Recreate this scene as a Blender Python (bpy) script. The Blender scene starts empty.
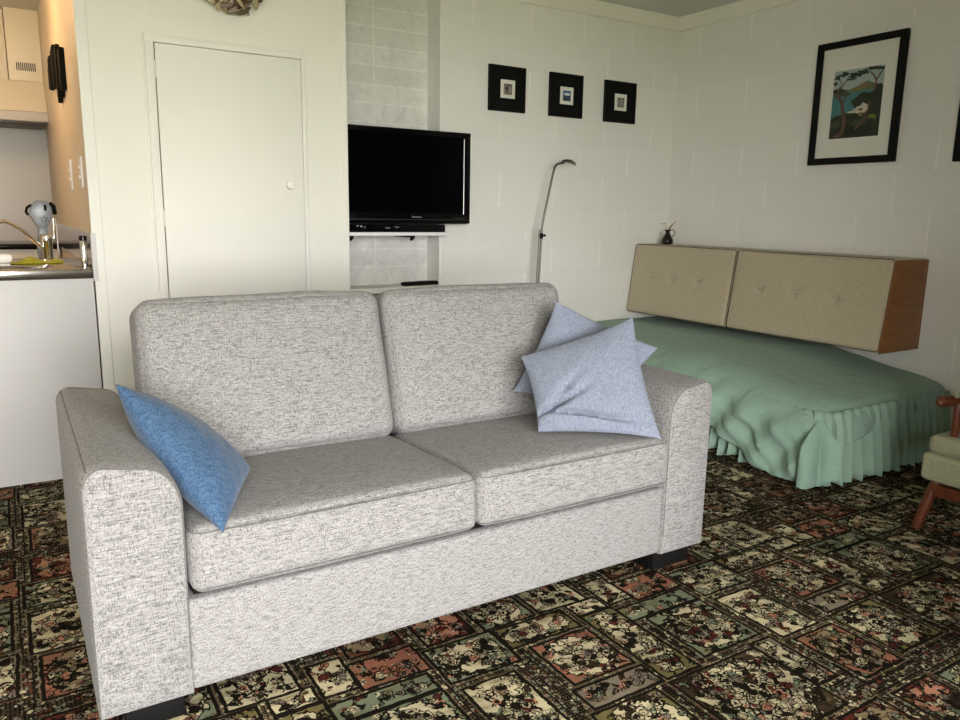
import bpy, bmesh, math, random
from mathutils import Vector, Matrix, noise
random.seed(7)
PI = math.pi
COL = bpy.context.scene.collection

# ------------------------------------------------------------------ helpers
def tag(o, label=None, cat=None, group=None, kind=None):
    if label: o['label'] = label
    if cat: o['category'] = cat
    if group: o['group'] = group
    if kind: o['kind'] = kind
    return o

def thing(name, label, cat, loc=(0, 0, 0), rz=0, group=None):
    o = bpy.data.objects.new(name, None)
    o.empty_display_size = .1
    COL.objects.link(o); o.location = loc; o.rotation_euler = (0, 0, rz)
    return tag(o, label, cat, group)

def obj(name, bm, mats, parent=None, smooth=True, label=None, loc=None):
    me = bpy.data.meshes.new(name)
    bmesh.ops.recalc_face_normals(bm, faces=bm.faces)
    bm.to_mesh(me); bm.free()
    if not isinstance(mats, (list, tuple)): mats = [mats]
    for m in mats: me.materials.append(m)
    if smooth:
        for p in me.polygons: p.use_smooth = True
        try: me.set_sharp_from_angle(angle=math.radians(38))
        except Exception: pass
    o = bpy.data.objects.new(name, me); COL.objects.link(o)
    if parent is not None: o.parent = parent
    if loc is not None: o.location = loc
    if label: o['label'] = label
    return o

def struct(name, bm, m, smooth=False):
    return tag(obj(name, bm, m, smooth=smooth), kind='structure')

def box(bm, lo, hi, bev=0, seg=2, mi=0):
    v = [bm.verts.new((x, y, z)) for x in (lo[0], hi[0]) for y in (lo[1], hi[1]) for z in (lo[2], hi[2])]
    F = [(0, 1, 3, 2), (4, 6, 7, 5), (0, 4, 5, 1), (2, 3, 7, 6), (0, 2, 6, 4), (1, 5, 7, 3)]
    fs = [bm.faces.new([v[i] for i in f]) for f in F]
    for f in fs: f.material_index = mi
    if bev:
        es = list({e for f in fs for e in f.edges})
        bmesh.ops.bevel(bm, geom=es, offset=bev, segments=seg, profile=.5, affect='EDGES', material=-1)
    return bm

def bx(lo, hi, bev=0, seg=2): return box(bmesh.new(), lo, hi, bev, seg)

def tube(bm, pts, r, n=10, mi=0, cap=True, closed=False):
    pts = [Vector(p) for p in pts]; N = len(pts)
    rr = r if isinstance(r, (list, tuple)) else [r] * N
    up = None; rings = []
    for i, p in enumerate(pts):
        if closed: d = pts[(i + 1) % N] - pts[i - 1]
        else: d = pts[min(i + 1, N - 1)] - pts[max(i - 1, 0)]
        d.normalize()
        if up is None:
            up = Vector((0, 0, 1)) if abs(d.z) < .9 else Vector((1, 0, 0))
        s = d.cross(up)
        if s.length < 1e-5: s = d.cross(Vector((0, 1, 0)))
        s.normalize(); up = s.cross(d).normalized()
        rings.append([bm.verts.new(p + (s * math.cos(2 * PI * k / n) + up * math.sin(2 * PI * k / n)) * rr[i]) for k in range(n)])
    R = range(N) if closed else range(N - 1)
    for i in R:
        a, b = rings[i], rings[(i + 1) % N]
        for k in range(n):
            f = bm.faces.new((a[k], a[(k + 1) % n], b[(k + 1) % n], b[k])); f.material_index = mi
    if cap and not closed:
        bm.faces.new(rings[0][::-1]).material_index = mi; bm.faces.new(rings[-1]).material_index = mi
    return bm

def lathe(bm, prof, c=(0, 0, 0), n=24, mi=0):
    rings = []
    for r, z in prof:
        rings.append([bm.verts.new((c[0] + r * math.cos(2 * PI * k / n), c[1] + r * math.sin(2 * PI * k / n), c[2] + z)) for k in range(n)])
    for a, b in zip(rings, rings[1:]):
        for k in range(n):
            bm.faces.new((a[k], a[(k + 1) % n], b[(k + 1) % n], b[k])).material_index = mi
    bm.faces.new(rings[0][::-1]).material_index = mi; bm.faces.new(rings[-1]).material_index = mi
    return bm

def prism(bm, poly, f, d, bev=0, mi=0, seg=2):
    """poly of 2-D points, f maps (a, b, t) to 3-D; extrude t from d[0] to d[1]"""
    a = [bm.verts.new(f(p[0], p[1], d[0])) for p in poly]
    b = [bm.verts.new(f(p[0], p[1], d[1])) for p in poly]
    n = len(poly)
    fs = [bm.faces.new(a[::-1]), bm.faces.new(b)]
    for i in range(n): fs.append(bm.faces.new((a[i], a[(i + 1) % n], b[(i + 1) % n], b[i])))
    for q in fs: q.material_index = mi
    if bev:
        es = list({e for q in fs[:2] for e in q.edges})
        bmesh.ops.bevel(bm, geom=es, offset=bev, segments=seg, profile=.5, affect='EDGES')
    return bm

def spaced(h, r, n):
    """parameter values along one side, dense in the rounded ends"""
    r = min(r, h * .95)
    e = [h - r + r * math.sin(PI / 2 * k / 5) for k in range(6)]
    mid = [(-1 + 2 * k / n) * (h - r) for k in range(n + 1)]
    return sorted(set([round(v, 6) for v in ([-q for q in e] + mid + e)]))

def soft_box(size, r, crown=(0, 0, 0), n=14, wob=0, seed=0, cexp=1.5):
    """upholstered block centred on the origin, rounded edges and crowned faces"""
    h = [s / 2 for s in size]
    S = [spaced(h[i], r, n) for i in range(3)]
    bm = bmesh.new(); vm = {}
    def V(p):
        k = tuple(round(c, 5) for c in p)
        if k not in vm: vm[k] = bm.verts.new(p)
        return vm[k]
    for ax in range(3):
        u, w = (ax + 1) % 3, (ax + 2) % 3
        for s in (-1, 1):
            for i in range(len(S[u]) - 1):
                for j in range(len(S[w]) - 1):
                    q = []
                    for a, b in ((i, j), (i + 1, j), (i + 1, j + 1), (i, j + 1)):
                        p = [0, 0, 0]; p[ax] = s * h[ax]; p[u] = S[u][a]; p[w] = S[w][b]; q.append(V(p))
                    bm.faces.new(q if s > 0 else q[::-1])
    for v in bm.verts:
        p = v.co.copy()
        t = [p[i] / h[i] for i in range(3)]
        inn = Vector([max(-h[i] + r, min(h[i] - r, p[i])) for i in range(3)])
        d = p - inn
        if d.length > 1e-9: p = inn + d.normalized() * min(r, d.length if sum(abs(x) > 1e-6 for x in d) == 1 else r)
        for ax in range(3):
            if crown[ax]:
                u, w = (ax + 1) % 3, (ax + 2) % 3
                k = max(0, 1 - abs(t[u]) ** 2.4) ** (1 / cexp) * max(0, 1 - abs(t[w]) ** 2.4) ** (1 / cexp)
                p[ax] += crown[ax] * k * max(-1, min(1, t[ax] * 1.5))
        if wob:
            q = v.co * 5 + Vector((seed * 7.1, seed * 3.3, 0))
            p += wob * noise.noise_vector(q)
        v.co = p
    return bm

def pillow_mesh(c, T, n=46, seed=0, wr=.004, conc=.05, folds=(), ex=.62):
    """stuffed cushion between four corners (bl, br, tr, tl), pointed corners, wrinkled"""
    bl, br, tr, tl = [Vector(p) for p in c]
    N = ((br - bl) + (tr - tl)).cross((tl - bl) + (tr - br)).normalized()
    bm = bmesh.new(); g = {}
    for side in (1, -1):
        for i in range(n + 1):
            for j in range(n + 1):
                u = -math.cos(PI * i / n); v = -math.cos(PI * j / n)
                u = .55 * u + .45 * (-1 + 2 * i / n); v = .55 * v + .45 * (-1 + 2 * j / n)
                if side == -1 and (i in (0, n) or j in (0, n)):
                    g[side, i, j] = g[1, i, j]; continue
                uu = u * (1 - conc * (1 - v * v) * abs(u)); vv = v * (1 - conc * (1 - u * u) * abs(v))
                a, b = (uu + 1) / 2, (vv + 1) / 2
                p = bl * (1 - a) * (1 - b) + br * a * (1 - b) + tr * a * b + tl * (1 - a) * b
                k = (max(0, 1 - abs(u) ** 2.2) ** ex) * (max(0, 1 - abs(v) ** 2.2) ** ex)
                t = T / 2 * k
                w = noise.noise(Vector((u * 1.6 + seed, v * 1.6, side * 3))) * 1.6 + noise.noise(Vector((u * 4 + seed, v * 3, side * 5)))
                rad = noise.noise(Vector((math.atan2(v, u) * 2.6 + seed, 2, side))) * (u * u + v * v)
                t += wr * (w + 1.5 * rad) * min(1, k * 2)
                for (fu, fv, ang, ln, wd, dp) in folds:
                    du, dv = u - fu, v - fv
                    al = du * math.cos(ang) + dv * math.sin(ang); pe = -du * math.sin(ang) + dv * math.cos(ang)
                    if side == 1: t -= dp * math.exp(-(al / ln) ** 2 - (pe / wd) ** 2)
                p = p + N * side * t
                g[side, i, j] = bm.verts.new(p)
    for side in (1, -1):
        for i in range(n):
            for j in range(n):
                q = [g[side, i, j], g[side, i + 1, j], g[side, i + 1, j + 1], g[side, i, j + 1]]
                try: bm.faces.new(q if side > 0 else q[::-1])
                except ValueError: pass
    return bm

# ------------------------------------------------------------------ node helper
class NG:
    def __init__(s, name, rough=.6, metal=0, spec=.5):
        s.m = bpy.data.materials.new(name); s.m.use_nodes = True
        s.t = s.m.node_tree; s.b = s.t.nodes['Principled BSDF']
        s.set('Roughness', rough); s.set('Metallic', metal); s.set('Specular IOR Level', spec)
        s._tc = None
    def n(s, ty): return s.t.nodes.new(ty)
    def L(s, a, b): s.t.links.new(a, b)
    def inp(s, sock, v):
        if v is None: return
        if isinstance(v, bpy.types.NodeSocket): s.L(v, sock)
        else:
            try: sock.default_value = v
            except Exception: sock.default_value = (*v, 1)
    def set(s, k, v): s.inp(s.b.inputs[k], v)
    def M(s, op, a, b=None, c=None, clamp=False):
        q = s.n('ShaderNodeMath'); q.operation = op; q.use_clamp = clamp
        s.inp(q.inputs[0], a); s.inp(q.inputs[1], b); s.inp(q.inputs[2], c); return q.outputs[0]
    def mix(s, f, a, b, bt='MIX'):
        q = s.n('ShaderNodeMix'); q.data_type = 'RGBA'; q.blend_type = bt
        s.inp(q.inputs[0], f)
        for k, v in ((6, a), (7, b)):
            s.inp(q.inputs[k], v if isinstance(v, bpy.types.NodeSocket) else (*v[:3], 1))
        return q.outputs[2]
    def co(s, which='Object'):
        if not s._tc: s._tc = s.n('ShaderNodeTexCoord')
        return s._tc.outputs[which]
    def sep(s, v=None):
        q = s.n('ShaderNodeSeparateXYZ'); s.L(v or s.co(), q.inputs[0]); return q.outputs
    def comb(s, x, y, z=0.0):
        q = s.n('ShaderNodeCombineXYZ'); s.inp(q.inputs[0], x); s.inp(q.inputs[1], y); s.inp(q.inputs[2], z); return q.outputs[0]
    def vm(s, op, a, b):
        q = s.n('ShaderNodeVectorMath'); q.operation = op
        s.inp(q.inputs[0], a); s.inp(q.inputs[1], b); return q.outputs[0]
    def noise(s, sc, v=None, det=2, rough=.5, dist=0, out=0):
        q = s.n('ShaderNodeTexNoise'); s.L(v or s.co(), q.inputs['Vector'])
        q.inputs['Scale'].default_value = sc; q.inputs['Detail'].default_value = det
        q.inputs['Roughness'].default_value = rough; q.inputs['Distortion'].default_value = dist
        return q.outputs[out]
    def vor(s, sc, v=None, feat='F1', rnd=1):
        q = s.n('ShaderNodeTexVoronoi'); q.feature = feat; s.L(v or s.co(), q.inputs['Vector'])
        q.inputs['Scale'].default_value = sc; q.inputs['Randomness'].default_value = rnd; return q.outputs
    def ramp(s, f, stops, interp='LINEAR'):
        q = s.n('ShaderNodeValToRGB'); s.L(f, q.inputs[0]); cr = q.color_ramp; cr.interpolation = interp
        while len(cr.elements) < len(stops): cr.elements.new(.5)
        for e, (p, c) in zip(cr.elements, stops):
            e.position = p; e.color = (*c, 1) if not isinstance(c, (int, float)) else (c, c, c, 1)
        return q.outputs[0]
    def bump(s, h, st=.3, d=.01):
        q = s.n('ShaderNodeBump'); s.inp(q.inputs['Height'], h); q.inputs['Strength'].default_value = st
        q.inputs['Distance'].default_value = d; s.L(q.outputs[0], s.b.inputs['Normal']); return q

def lin(r, g, b):
    f = lambda c: (c / 255 / 12.92) if c / 255 <= .04045 else ((c / 255 + .055) / 1.055) ** 2.4
    return (f(r), f(g), f(b))

def plain(name, rgb, rough=.6, metal=0, var=.06, sc=6, spec=.5, bump=0, bsc=60):
    g = NG(name, rough, metal, spec)
    f = g.noise(sc, det=3)
    g.set('Base Color', g.mix(f, tuple(c * (1 - var) for c in rgb), tuple(min(1, c * (1 + var)) for c in rgb)))
    if bump: g.bump(g.noise(bsc, det=3), bump, .004)
    return g.m

# ------------------------------------------------------------------ materials
def block_wall_mat(name, axis, shift):
    g = NG(name, .55, 0, .3)
    X, Y, Z = g.sep()
    h = X if axis == 'x' else Y
    row = g.M('FLOOR', g.M('DIVIDE', Z, .2))
    par = g.M('MODULO', g.M('ADD', row, 1), 2)             # 0 for odd rows
    u = g.M('ADD', g.M('ADD', h, 40 + shift), g.M('MULTIPLY', par, .2))
    col = g.M('FLOOR', g.M('DIVIDE', u, .4))
    fu = g.M('ABSOLUTE', g.M('SUBTRACT', g.M('FRACT', g.M('ADD', g.M('DIVIDE', u, .4), .5)), .5))
    fz = g.M('ABSOLUTE', g.M('SUBTRACT', g.M('FRACT', g.M('ADD', g.M('DIVIDE', Z, .2), .5)), .5))
    du = g.M('MULTIPLY', fu, .4); dz = g.M('MULTIPLY', fz, .2)
    jv = g.M('SUBTRACT', 1, g.M('SMOOTH_MIN', g.M('DIVIDE', du, .008), 1, .3), clamp=True)
    jh = g.M('SUBTRACT', 1, g.M('SMOOTH_MIN', g.M('DIVIDE', dz, .005), 1, .3), clamp=True)
    wn = g.n('ShaderNodeTexWhiteNoise'); wn.noise_dimensions = '2D'; g.L(g.comb(row, col), wn.inputs['Vector'])
    base = g.mix(wn.outputs[0], (.815, .81, .785), (.855, .85, .825))
    base = g.mix(g.noise(2.2, det=4), base, (.80, .79, .75))
    patch = g.noise(1.3, det=1)
    vis = g.ramp(g.noise(3.1, det=2), [(.38, 0.05), (.62, .8)])
    base = g.mix(g.M('MULTIPLY', g.M('MULTIPLY', jv, 1.0), vis), base, (.98, .97, .92))
    base = g.mix(g.M('MULTIPLY', jh, .09), base, (.45, .43, .38))
    g.set('Base Color', base)
    ht = g.M('ADD', g.M('MULTIPLY', g.noise(45, det=4, rough=.65), .35), g.M('MULTIPLY', g.M('MAXIMUM', g.M('MULTIPLY', jv, 1), g.M('MULTIPLY', jh, -.25)), .5))
    ht = g.M('ADD', ht, g.M('MULTIPLY', wn.outputs[0], .2))
    g.bump(ht, .35, .006)
    return g.m

def rock_face_mat():
    g = NG('rock_face_block_paint', .6, 0, .25)
    X, Y, Z = g.sep()
    row = g.M('FLOOR', g.M('DIVIDE', g.M('SUBTRACT', Z, .05), .1))
    fz = g.M('ABSOLUTE', g.M('SUBTRACT', g.M('FRACT', g.M('ADD', g.M('DIVIDE', g.M('SUBTRACT', Z, .05), .1), .5)), .5))
    dz = g.M('MULTIPLY', fz, .1)
    dx = g.M('ABSOLUTE', g.M('ADD', X, 2.142))
    j = g.M('SUBTRACT', 1, g.M('MINIMUM', g.M('DIVIDE', g.M('MINIMUM', dz, dx), .005), 1), clamp=True)
    wn = g.n('ShaderNodeTexWhiteNoise'); wn.noise_dimensions = '1D'; g.inp(wn.inputs['W'], row)
    base = g.mix(wn.outputs[0], (.76, .76, .72), (.82, .82, .78))
    r = g.noise(14, det=6, rough=.65, dist=.6)
    base = g.mix(g.M('MULTIPLY', j, .9), base, (.95, .95, .90))
    base = g.mix(g.M('MULTIPLY', g.ramp(r, [(.35, 1.0), (.5, 0.0)]), .14), base, (.45, .45, .41))
    g.set('Base Color', base)
    g.bump(g.M('ADD', r, g.M('MULTIPLY', g.noise(5, det=2), .8)), 1.0, .03)
    return g.m

def tweed_mat(name='grey_tweed', light=(.335, .326, .323), dark=(.055, .053, .054), mid=(.225, .217, .216)):
    g = NG(name, .95, 0, .15)
    mp = g.n('ShaderNodeMapping'); g.L(g.co(), mp.inputs[0]); mp.inputs['Scale'].default_value = (20, 330, 330)
    s1 = g.noise(1.0, mp.outputs[0], det=3, rough=.7)
    mp2 = g.n('ShaderNodeMapping'); g.L(g.co(), mp2.inputs[0]); mp2.inputs['Scale'].default_value = (45, 520, 520)
    s2 = g.noise(1.0, mp2.outputs[0], det=2, rough=.8)
    mp3 = g.n('ShaderNodeMapping'); g.L(g.co(), mp3.inputs[0]); mp3.inputs['Scale'].default_value = (520, 130, 130)
    s3 = g.noise(1.0, mp3.outputs[0], det=1, rough=.6)
    c = g.mix(g.ramp(s1, [(.38, 1.0), (.47, .30), (.55, 0.0)]), light, mid)
    c = g.mix(g.M('MULTIPLY', g.ramp(s2, [(.36, 1.0), (.46, 0.0)]), .7), c, dark)
    c = g.mix(g.M('MULTIPLY', g.ramp(s3, [(.36, 1.0), (.5, 0.0)]), .6), c, dark)
    c = g.mix(g.M('MULTIPLY', g.ramp(s2, [(.55, 0.0), (.7, 1.0)]), .5), c, (.46, .447, .44))
    g.set('Base Color', c)
    g.set('Sheen Weight', .12)
    g.bump(g.M('ADD', s2, g.M('MULTIPLY', s3, .8)), .35, .002)
    return g.m

def linen_mat(name, a, b, sc=1.0, st=.25):
    g = NG(name, .92, 0, .15)
    mp = g.n('ShaderNodeMapping'); g.L(g.co(), mp.inputs[0]); mp.inputs['Scale'].default_value = (40 * sc, 330 * sc, 60 * sc)
    s1 = g.noise(1.0, mp.outputs[0], det=3, rough=.7)
    mp2 = g.n('ShaderNodeMapping'); g.L(g.co(), mp2.inputs[0]); mp2.inputs['Scale'].default_value = (300 * sc, 60 * sc, 300 * sc)
    s2 = g.noise(1.0, mp2.outputs[0], det=2, rough=.7)
    c = g.mix(g.ramp(g.M('ADD', g.M('MULTIPLY', s1, .5), g.M('MULTIPLY', s2, .5)), [(.38, 0.0), (.6, 1.0)]), a, b)
    g.set('Base Color', c); g.set('Sheen Weight', .15)
    g.bump(g.M('ADD', s1, s2), st, .002)
    return g.m

def wood_mat(name, a, b, rough=.45, axis=(3, 40, 40)):
    g = NG(name, rough, 0, .4)
    mp = g.n('ShaderNodeMapping'); g.L(g.co(), mp.inputs[0]); mp.inputs['Scale'].default_value = axis
    s1 = g.noise(1.0, mp.outputs[0], det=5, rough=.6, dist=.4)
    g.set('Base Color', g.mix(g.ramp(s1, [(.3, 0.0), (.7, 1.0)]), a, b))
    g.bump(s1, .08, .002)
    return g.m

def carpet_mat():
    g = NG('patchwork_carpet', 1.0, 0, .05)
    X, Y, Z = g.sep()
    PX, PY = .905, .95; X0, Y0 = -3.10, -3.0
    wob = g.noise(28, det=1, out=1)
    wx, wy, wz = g.sep(wob)
    xs = g.M('ADD', X, g.M('MULTIPLY', g.M('SUBTRACT', wx, .5), .008))
    ys = g.M('ADD', Y, g.M('MULTIPLY', g.M('SUBTRACT', wy, .5), .008))
    x = g.M('MODULO', g.M('ADD', xs, -X0 + 20 * PX), PX)
    y = g.M('MODULO', g.M('ADD', ys, -Y0 + 20 * PY), PY)
    cream = lin(200, 188, 154); terra = lin(150, 98, 78); sage = lin(120, 128, 104); grey = lin(128, 116, 102)
    olive = lin(112, 102, 66); dark = lin(26, 22, 16); brown = lin(58, 46, 32); maroon = lin(92, 42, 34); tan = lin(138, 120, 92)
    salmon = lin(178, 124, 100)
    # patches: x0,x1,y0,y1 (in world terms of the first repeat), ground colour, oval centre colour or None
    RC = [(-2.82, -2.635, -2.59, -2.405, terra, cream),
          (-3.075, -2.93, -2.71, -2.475, cream, None),
          (-3.085, -2.885, -2.43, -2.28, sage, cream),
          (-2.435, -2.225, -2.665, -2.45, sage, cream),
          (-2.60, -2.495, -2.69, -2.35, olive, cream),
          (-2.38, -2.205, -2.345, -2.235, terra, None),
          (-2.865, -2.64, -2.375, -2.285, olive, cream),
          (-2.84, -2.625, -2.69, -2.62, grey, None),
          (-2.48, -2.225, -2.43, -2.37, sage, None),
          (-2.60, -2.50, -2.33, -2.275, cream, None),
          (-2.475, -2.395, -2.325, -2.19, cream, None),
          (-2.605, -2.30, -2.985, -2.715, brown, cream),
          (-2.285, -2.215, -2.90, -2.70, grey, cream),
          (-3.055, -2.90, -2.945, -2.745, terra, tan),
          (-2.86, -2.665, -2.925, -2.715, olive, cream),
          (-2.69, -2.525, -2.26, -2.07, cream, None),
          (-3.06, -2.92, -2.25, -2.08, maroon, salmon),
          (-2.36, -2.215, -2.20, -2.07, maroon, tan),
          (-2.88, -2.72, -2.26, -2.09, sage, cream)]
    D = None; G = None; ov = None
    scal = g.M('MULTIPLY', g.M('SUBTRACT', g.noise(46, det=1), .5), .9)
    for (x0, x1, y0, y1, c, oc) in RC:
        x0 -= .006; x1 += .006; y0 -= .006; y1 += .006
        x0 -= X0; x1 -= X0; y0 -= Y0; y1 -= Y0
        cx, cy, hx, hy = (x0 + x1) / 2, (y0 + y1) / 2, (x1 - x0) / 2, (y1 - y0) / 2
        ax = g.M('ABSOLUTE', g.M('SUBTRACT', x, cx)); ay = g.M('ABSOLUTE', g.M('SUBTRACT', y, cy))
        d = g.M('MINIMUM', g.M('SUBTRACT', hx, ax), g.M('SUBTRACT', hy, ay))
        D = d if D is None else g.M('MAXIMUM', D, d)
        ins = g.M('GREATER_THAN', d, 0)
        if oc:
            # rounded octagon field
            e = g.M('SUBTRACT', 1.28, g.M('ADD', g.M('DIVIDE', ax, hx), g.M('DIVIDE', ay, hy)))
            e = g.M('ADD', g.M('MINIMUM', e, g.M('DIVIDE', g.M('SUBTRACT', d, .012), .05)), scal)
            o = g.M('GREATER_THAN', e, 0)
            cc = g.mix(o, c, oc)
            el = g.M('MULTIPLY', g.M('LESS_THAN', g.M('ABSOLUTE', e), .06), ins)
            ov = el if ov is None else g.M('MAXIMUM', ov, el)
        else: cc = c
        G = g.mix(ins, G if G is not None else brown, cc)
    # motif fields
    dv = g.vm('ADD', g.comb(X, Y), g.vm('MULTIPLY', g.vm('SUBTRACT', g.noise(40, det=2, out=1), (.5, .5, .5)), (.022, .022, 0)))
    v1 = g.vor(43, dv); v1e = g.vor(43, dv, 'DISTANCE_TO_EDGE')[0]
    v2 = g.vor(78, dv); v2e = g.vor(78, dv, 'DISTANCE_TO_EDGE')[0]
    r1, r2, r3 = g.sep(v1['Color'])
    q1, q2, q3 = g.sep(v2['Color'])
    pal = g.ramp(r1, [(0, cream), (.20, dark), (.36, grey), (.48, maroon), (.56, salmon), (.64, brown), (.74, sage), (.82, dark), (.93, tan)], 'CONSTANT')
    pal2 = g.ramp(q1, [(0, brown), (.2, cream), (.32, dark), (.5, tan), (.62, sage), (.76, grey), (.92, maroon)], 'CONSTANT')
    zone = g.M('GREATER_THAN', g.M('ADD', g.noise(24, det=1), g.M('MULTIPLY', D, 3.6)), .55)
    inr = g.M('GREATER_THAN', D, 0)
    blob = g.M('LESS_THAN', v1['Distance'], .62)
    pick = g.M('GREATER_THAN', r2, .22)
    mot = g.M('MULTIPLY', g.M('MULTIPLY', blob, zone), pick)
    mpg = g.n('ShaderNodeMapping'); g.L(g.co(), mpg.inputs[0]); mpg.inputs['Scale'].default_value = (9, 30, 9)
    G = g.mix(g.ramp(g.noise(1.0, mpg.outputs[0], det=3), [(.5, 0.0), (.68, .75)]), G, olive)
    field = g.mix(g.M('MULTIPLY', zone, g.M('LESS_THAN', v1e, .07)), G, dark)
    field = g.mix(mot, field, pal)
    ring = g.M('MULTIPLY', g.M('LESS_THAN', g.M('ABSOLUTE', g.M('SUBTRACT', v1['Distance'], .40)), .05), zone)
    field = g.mix(ring, field, dark)
    field = g.mix(g.M('MULTIPLY', g.M('LESS_THAN', v2e, .05), g.M('ADD', g.M('MULTIPLY', zone, .75), .10)), field, dark)
    field = g.mix(ov if ov is not None else 0.0, field, dark)
    # lace borders between patches
    lace = g.mix(g.M('LESS_THAN', v2e, .12), pal2, dark)
    # chain of beads along the strips
    bx_ = g.M('SINE', g.M('MULTIPLY', g.M('ADD', X, Y), 330)); by_ = g.M('SINE', g.M('MULTIPLY', g.M('SUBTRACT', X, Y), 330))
    bead = g.M('GREATER_THAN', g.M('MULTIPLY', bx_, by_), .45)
    lace = g.mix(g.M('MULTIPLY', bead, .3), lace, tan)
    lace = g.mix(g.M('LESS_THAN', g.M('ABSOLUTE', g.M('ADD', D, .020)), .0025), lace, dark)
    col = g.mix(inr, lace, field)
    aD = g.M('ABSOLUTE', D)
    col = g.mix(g.M('LESS_THAN', aD, .0045), col, dark)
    col = g.mix(g.M('MULTIPLY', g.M('LESS_THAN', g.M('ABSOLUTE', g.M('ADD', D, .008)), .0018), .4), col, tan)
    # woven abrash and pile
    ab = g.ramp(g.noise(5, det=3), [(.3, .55), (.7, 1.15)])
    col = g.mix(1.0, col, ab, 'MULTIPLY')
    pile = g.ramp(g.noise(420, det=2, rough=.8), [(.3, .6), (.7, 1.4)])
    col = g.mix(1.0, col, pile, 'MULTIPLY')
    g.set('Base Color', col)
    g.bump(g.noise(500, det=2, rough=.8), .5, .004)
    return g.m

MT = {}
MT['wall_back'] = block_wall_mat('painted_block_back', 'x', 0)
MT['wall_right'] = block_wall_mat('painted_block_right', 'y', .2)
MT['rock'] = rock_face_mat()
MT['paint'] = plain('cream_paint', (.80, .79, .73), .6, var=.015, sc=1.5, spec=.35)
MT['paint_trim'] = plain('cream_gloss_paint', (.80, .79, .74), .6, var=.01)
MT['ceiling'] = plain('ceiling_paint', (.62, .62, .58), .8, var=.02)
MT['cove'] = plain('cove_paint', (.87, .86, .79), .5, var=.01)
MT['kitchen_wall'] = plain('kitchen_wall_paint', (.78, .68, .55), .5, var=.02)
MT['kitchen_trim'] = plain('kitchen_cupboard_paint', (.80, .75, .64), .45, var=.02)
MT['splash'] = plain('splashback_beige', (.46, .42, .37), .35, var=.03)
MT['white_laminate'] = plain('white_laminate', (.57, .555, .55), .5, var=.01)
MT['gap'] = plain('dark_gap', (.02, .018, .015), .9)
MT['tweed'] = tweed_mat()
MT['piping'] = plain('grey_piping', (.13, .125, .12), .9, var=.3, sc=150)
MT['blue'] = linen_mat('blue_weave', lin(42, 68, 98), lin(82, 108, 140))
MT['bluegrey'] = linen_mat('blue_grey_chambray', lin(104, 112, 130), lin(142, 149, 166), 1.3, .15)
MT['black_foot'] = plain('black_foot', (.004, .004, .004), .7, spec=.15)
MT['black_gloss'] = plain('black_gloss_plastic', (.003, .003, .0035), .12, var=.1, spec=.25)
MT['screen'] = plain('tv_screen', (.0015, .0015, .002), .10, var=.1, spec=.15)
MT['black_matt'] = plain('black_matt', (.006, .006, .0055), .8, spec=.12)
MT['black_frame'] = plain('black_frame_wood', (.006, .006, .0055), .6, spec=.15)
MT['silver'] = plain('silver_trim', (.28, .28, .28), .35, metal=1)
MT['chrome'] = plain('chrome', (.72, .69, .66), .12, metal=1, var=.02)
MT['lamp_metal'] = plain('brushed_nickel', (.17, .16, .14), .35, metal=1)
MT['steel'] = plain('stainless_steel', (.62, .60, .57), .14, metal=1, var=.05)
MT['white_shelf'] = plain('white_shelf', (.85, .85, .87), .35)
MT['mat_board'] = plain('mat_board', (.74, .74, .68), .8, var=.02)
MT['card'] = plain('white_card', (.78, .78, .72), .8, var=.03)
MT['beige_uph'] = linen_mat('taupe_upholstery', lin(172, 160, 138), lin(190, 178, 155), .8, .12)
MT['wood_end'] = wood_mat('orange_brown_wood', lin(126, 80, 42), lin(152, 100, 56), .45, (6, 6, 30))
MT['wood_dark'] = wood_mat('chair_wood', lin(74, 38, 22), lin(108, 58, 34), .4, (10, 40, 40))
MT['sage_uph'] = linen_mat('sage_upholstery', lin(132, 134, 108), lin(156, 156, 128), .8, .12)
MT['bronze'] = plain('dark_bronze', (.035, .026, .018), .28, metal=.6, var=.3, sc=40)
MT['drywood'] = plain('driftwood', lin(176, 160, 124), .85, var=.35, sc=30, bump=.5)
MT['drywood_dark'] = plain('driftwood_dark', lin(96, 80, 58), .85, var=.4, sc=30, bump=.5)
MT['drywood_grey'] = plain('driftwood_grey', lin(140, 124, 112), .85, var=.35, sc=30, bump=.5)
MT['shell'] = plain('shell_white', lin(214, 204, 172), .6, var=.15, sc=30)
MT['sprig'] = plain('dried_sprig', lin(150, 128, 106), .9, var=.2)
MT['cloth_yellow'] = linen_mat('yellow_green_cloth', lin(120, 112, 20), lin(176, 168, 50), .6)
MT['appliance'] = plain('grey_plastic', lin(120, 126, 134), .3, var=.35, sc=40)
MT['white_plastic'] = plain('white_plastic', (.82, .80, .76), .4)
MT['grout'] = plain('ground_outside', (.20, .21, .10), .95, var=.3, sc=1)
MT['carpet'] = carpet_mat()
def sheet(name, a, b):
    g = NG(name, .85, 0, .2)
    c = g.mix(g.noise(2.5, det=3), a, b)
    g.set('Base Color', c); g.set('Sheen Weight', .1)
    g.bump(g.M('ADD', g.noise(7, det=5, rough=.55, dist=1.4), g.M('MULTIPLY', g.noise(260, det=1), .05)), .6, .018)
    return g.m
MT['green'] = sheet('sage_green_cotton', lin(132, 160, 144), lin(150, 178, 160))
MT['green_frill'] = sheet('sage_green_frill', lin(134, 162, 144), lin(150, 176, 158))

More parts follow.
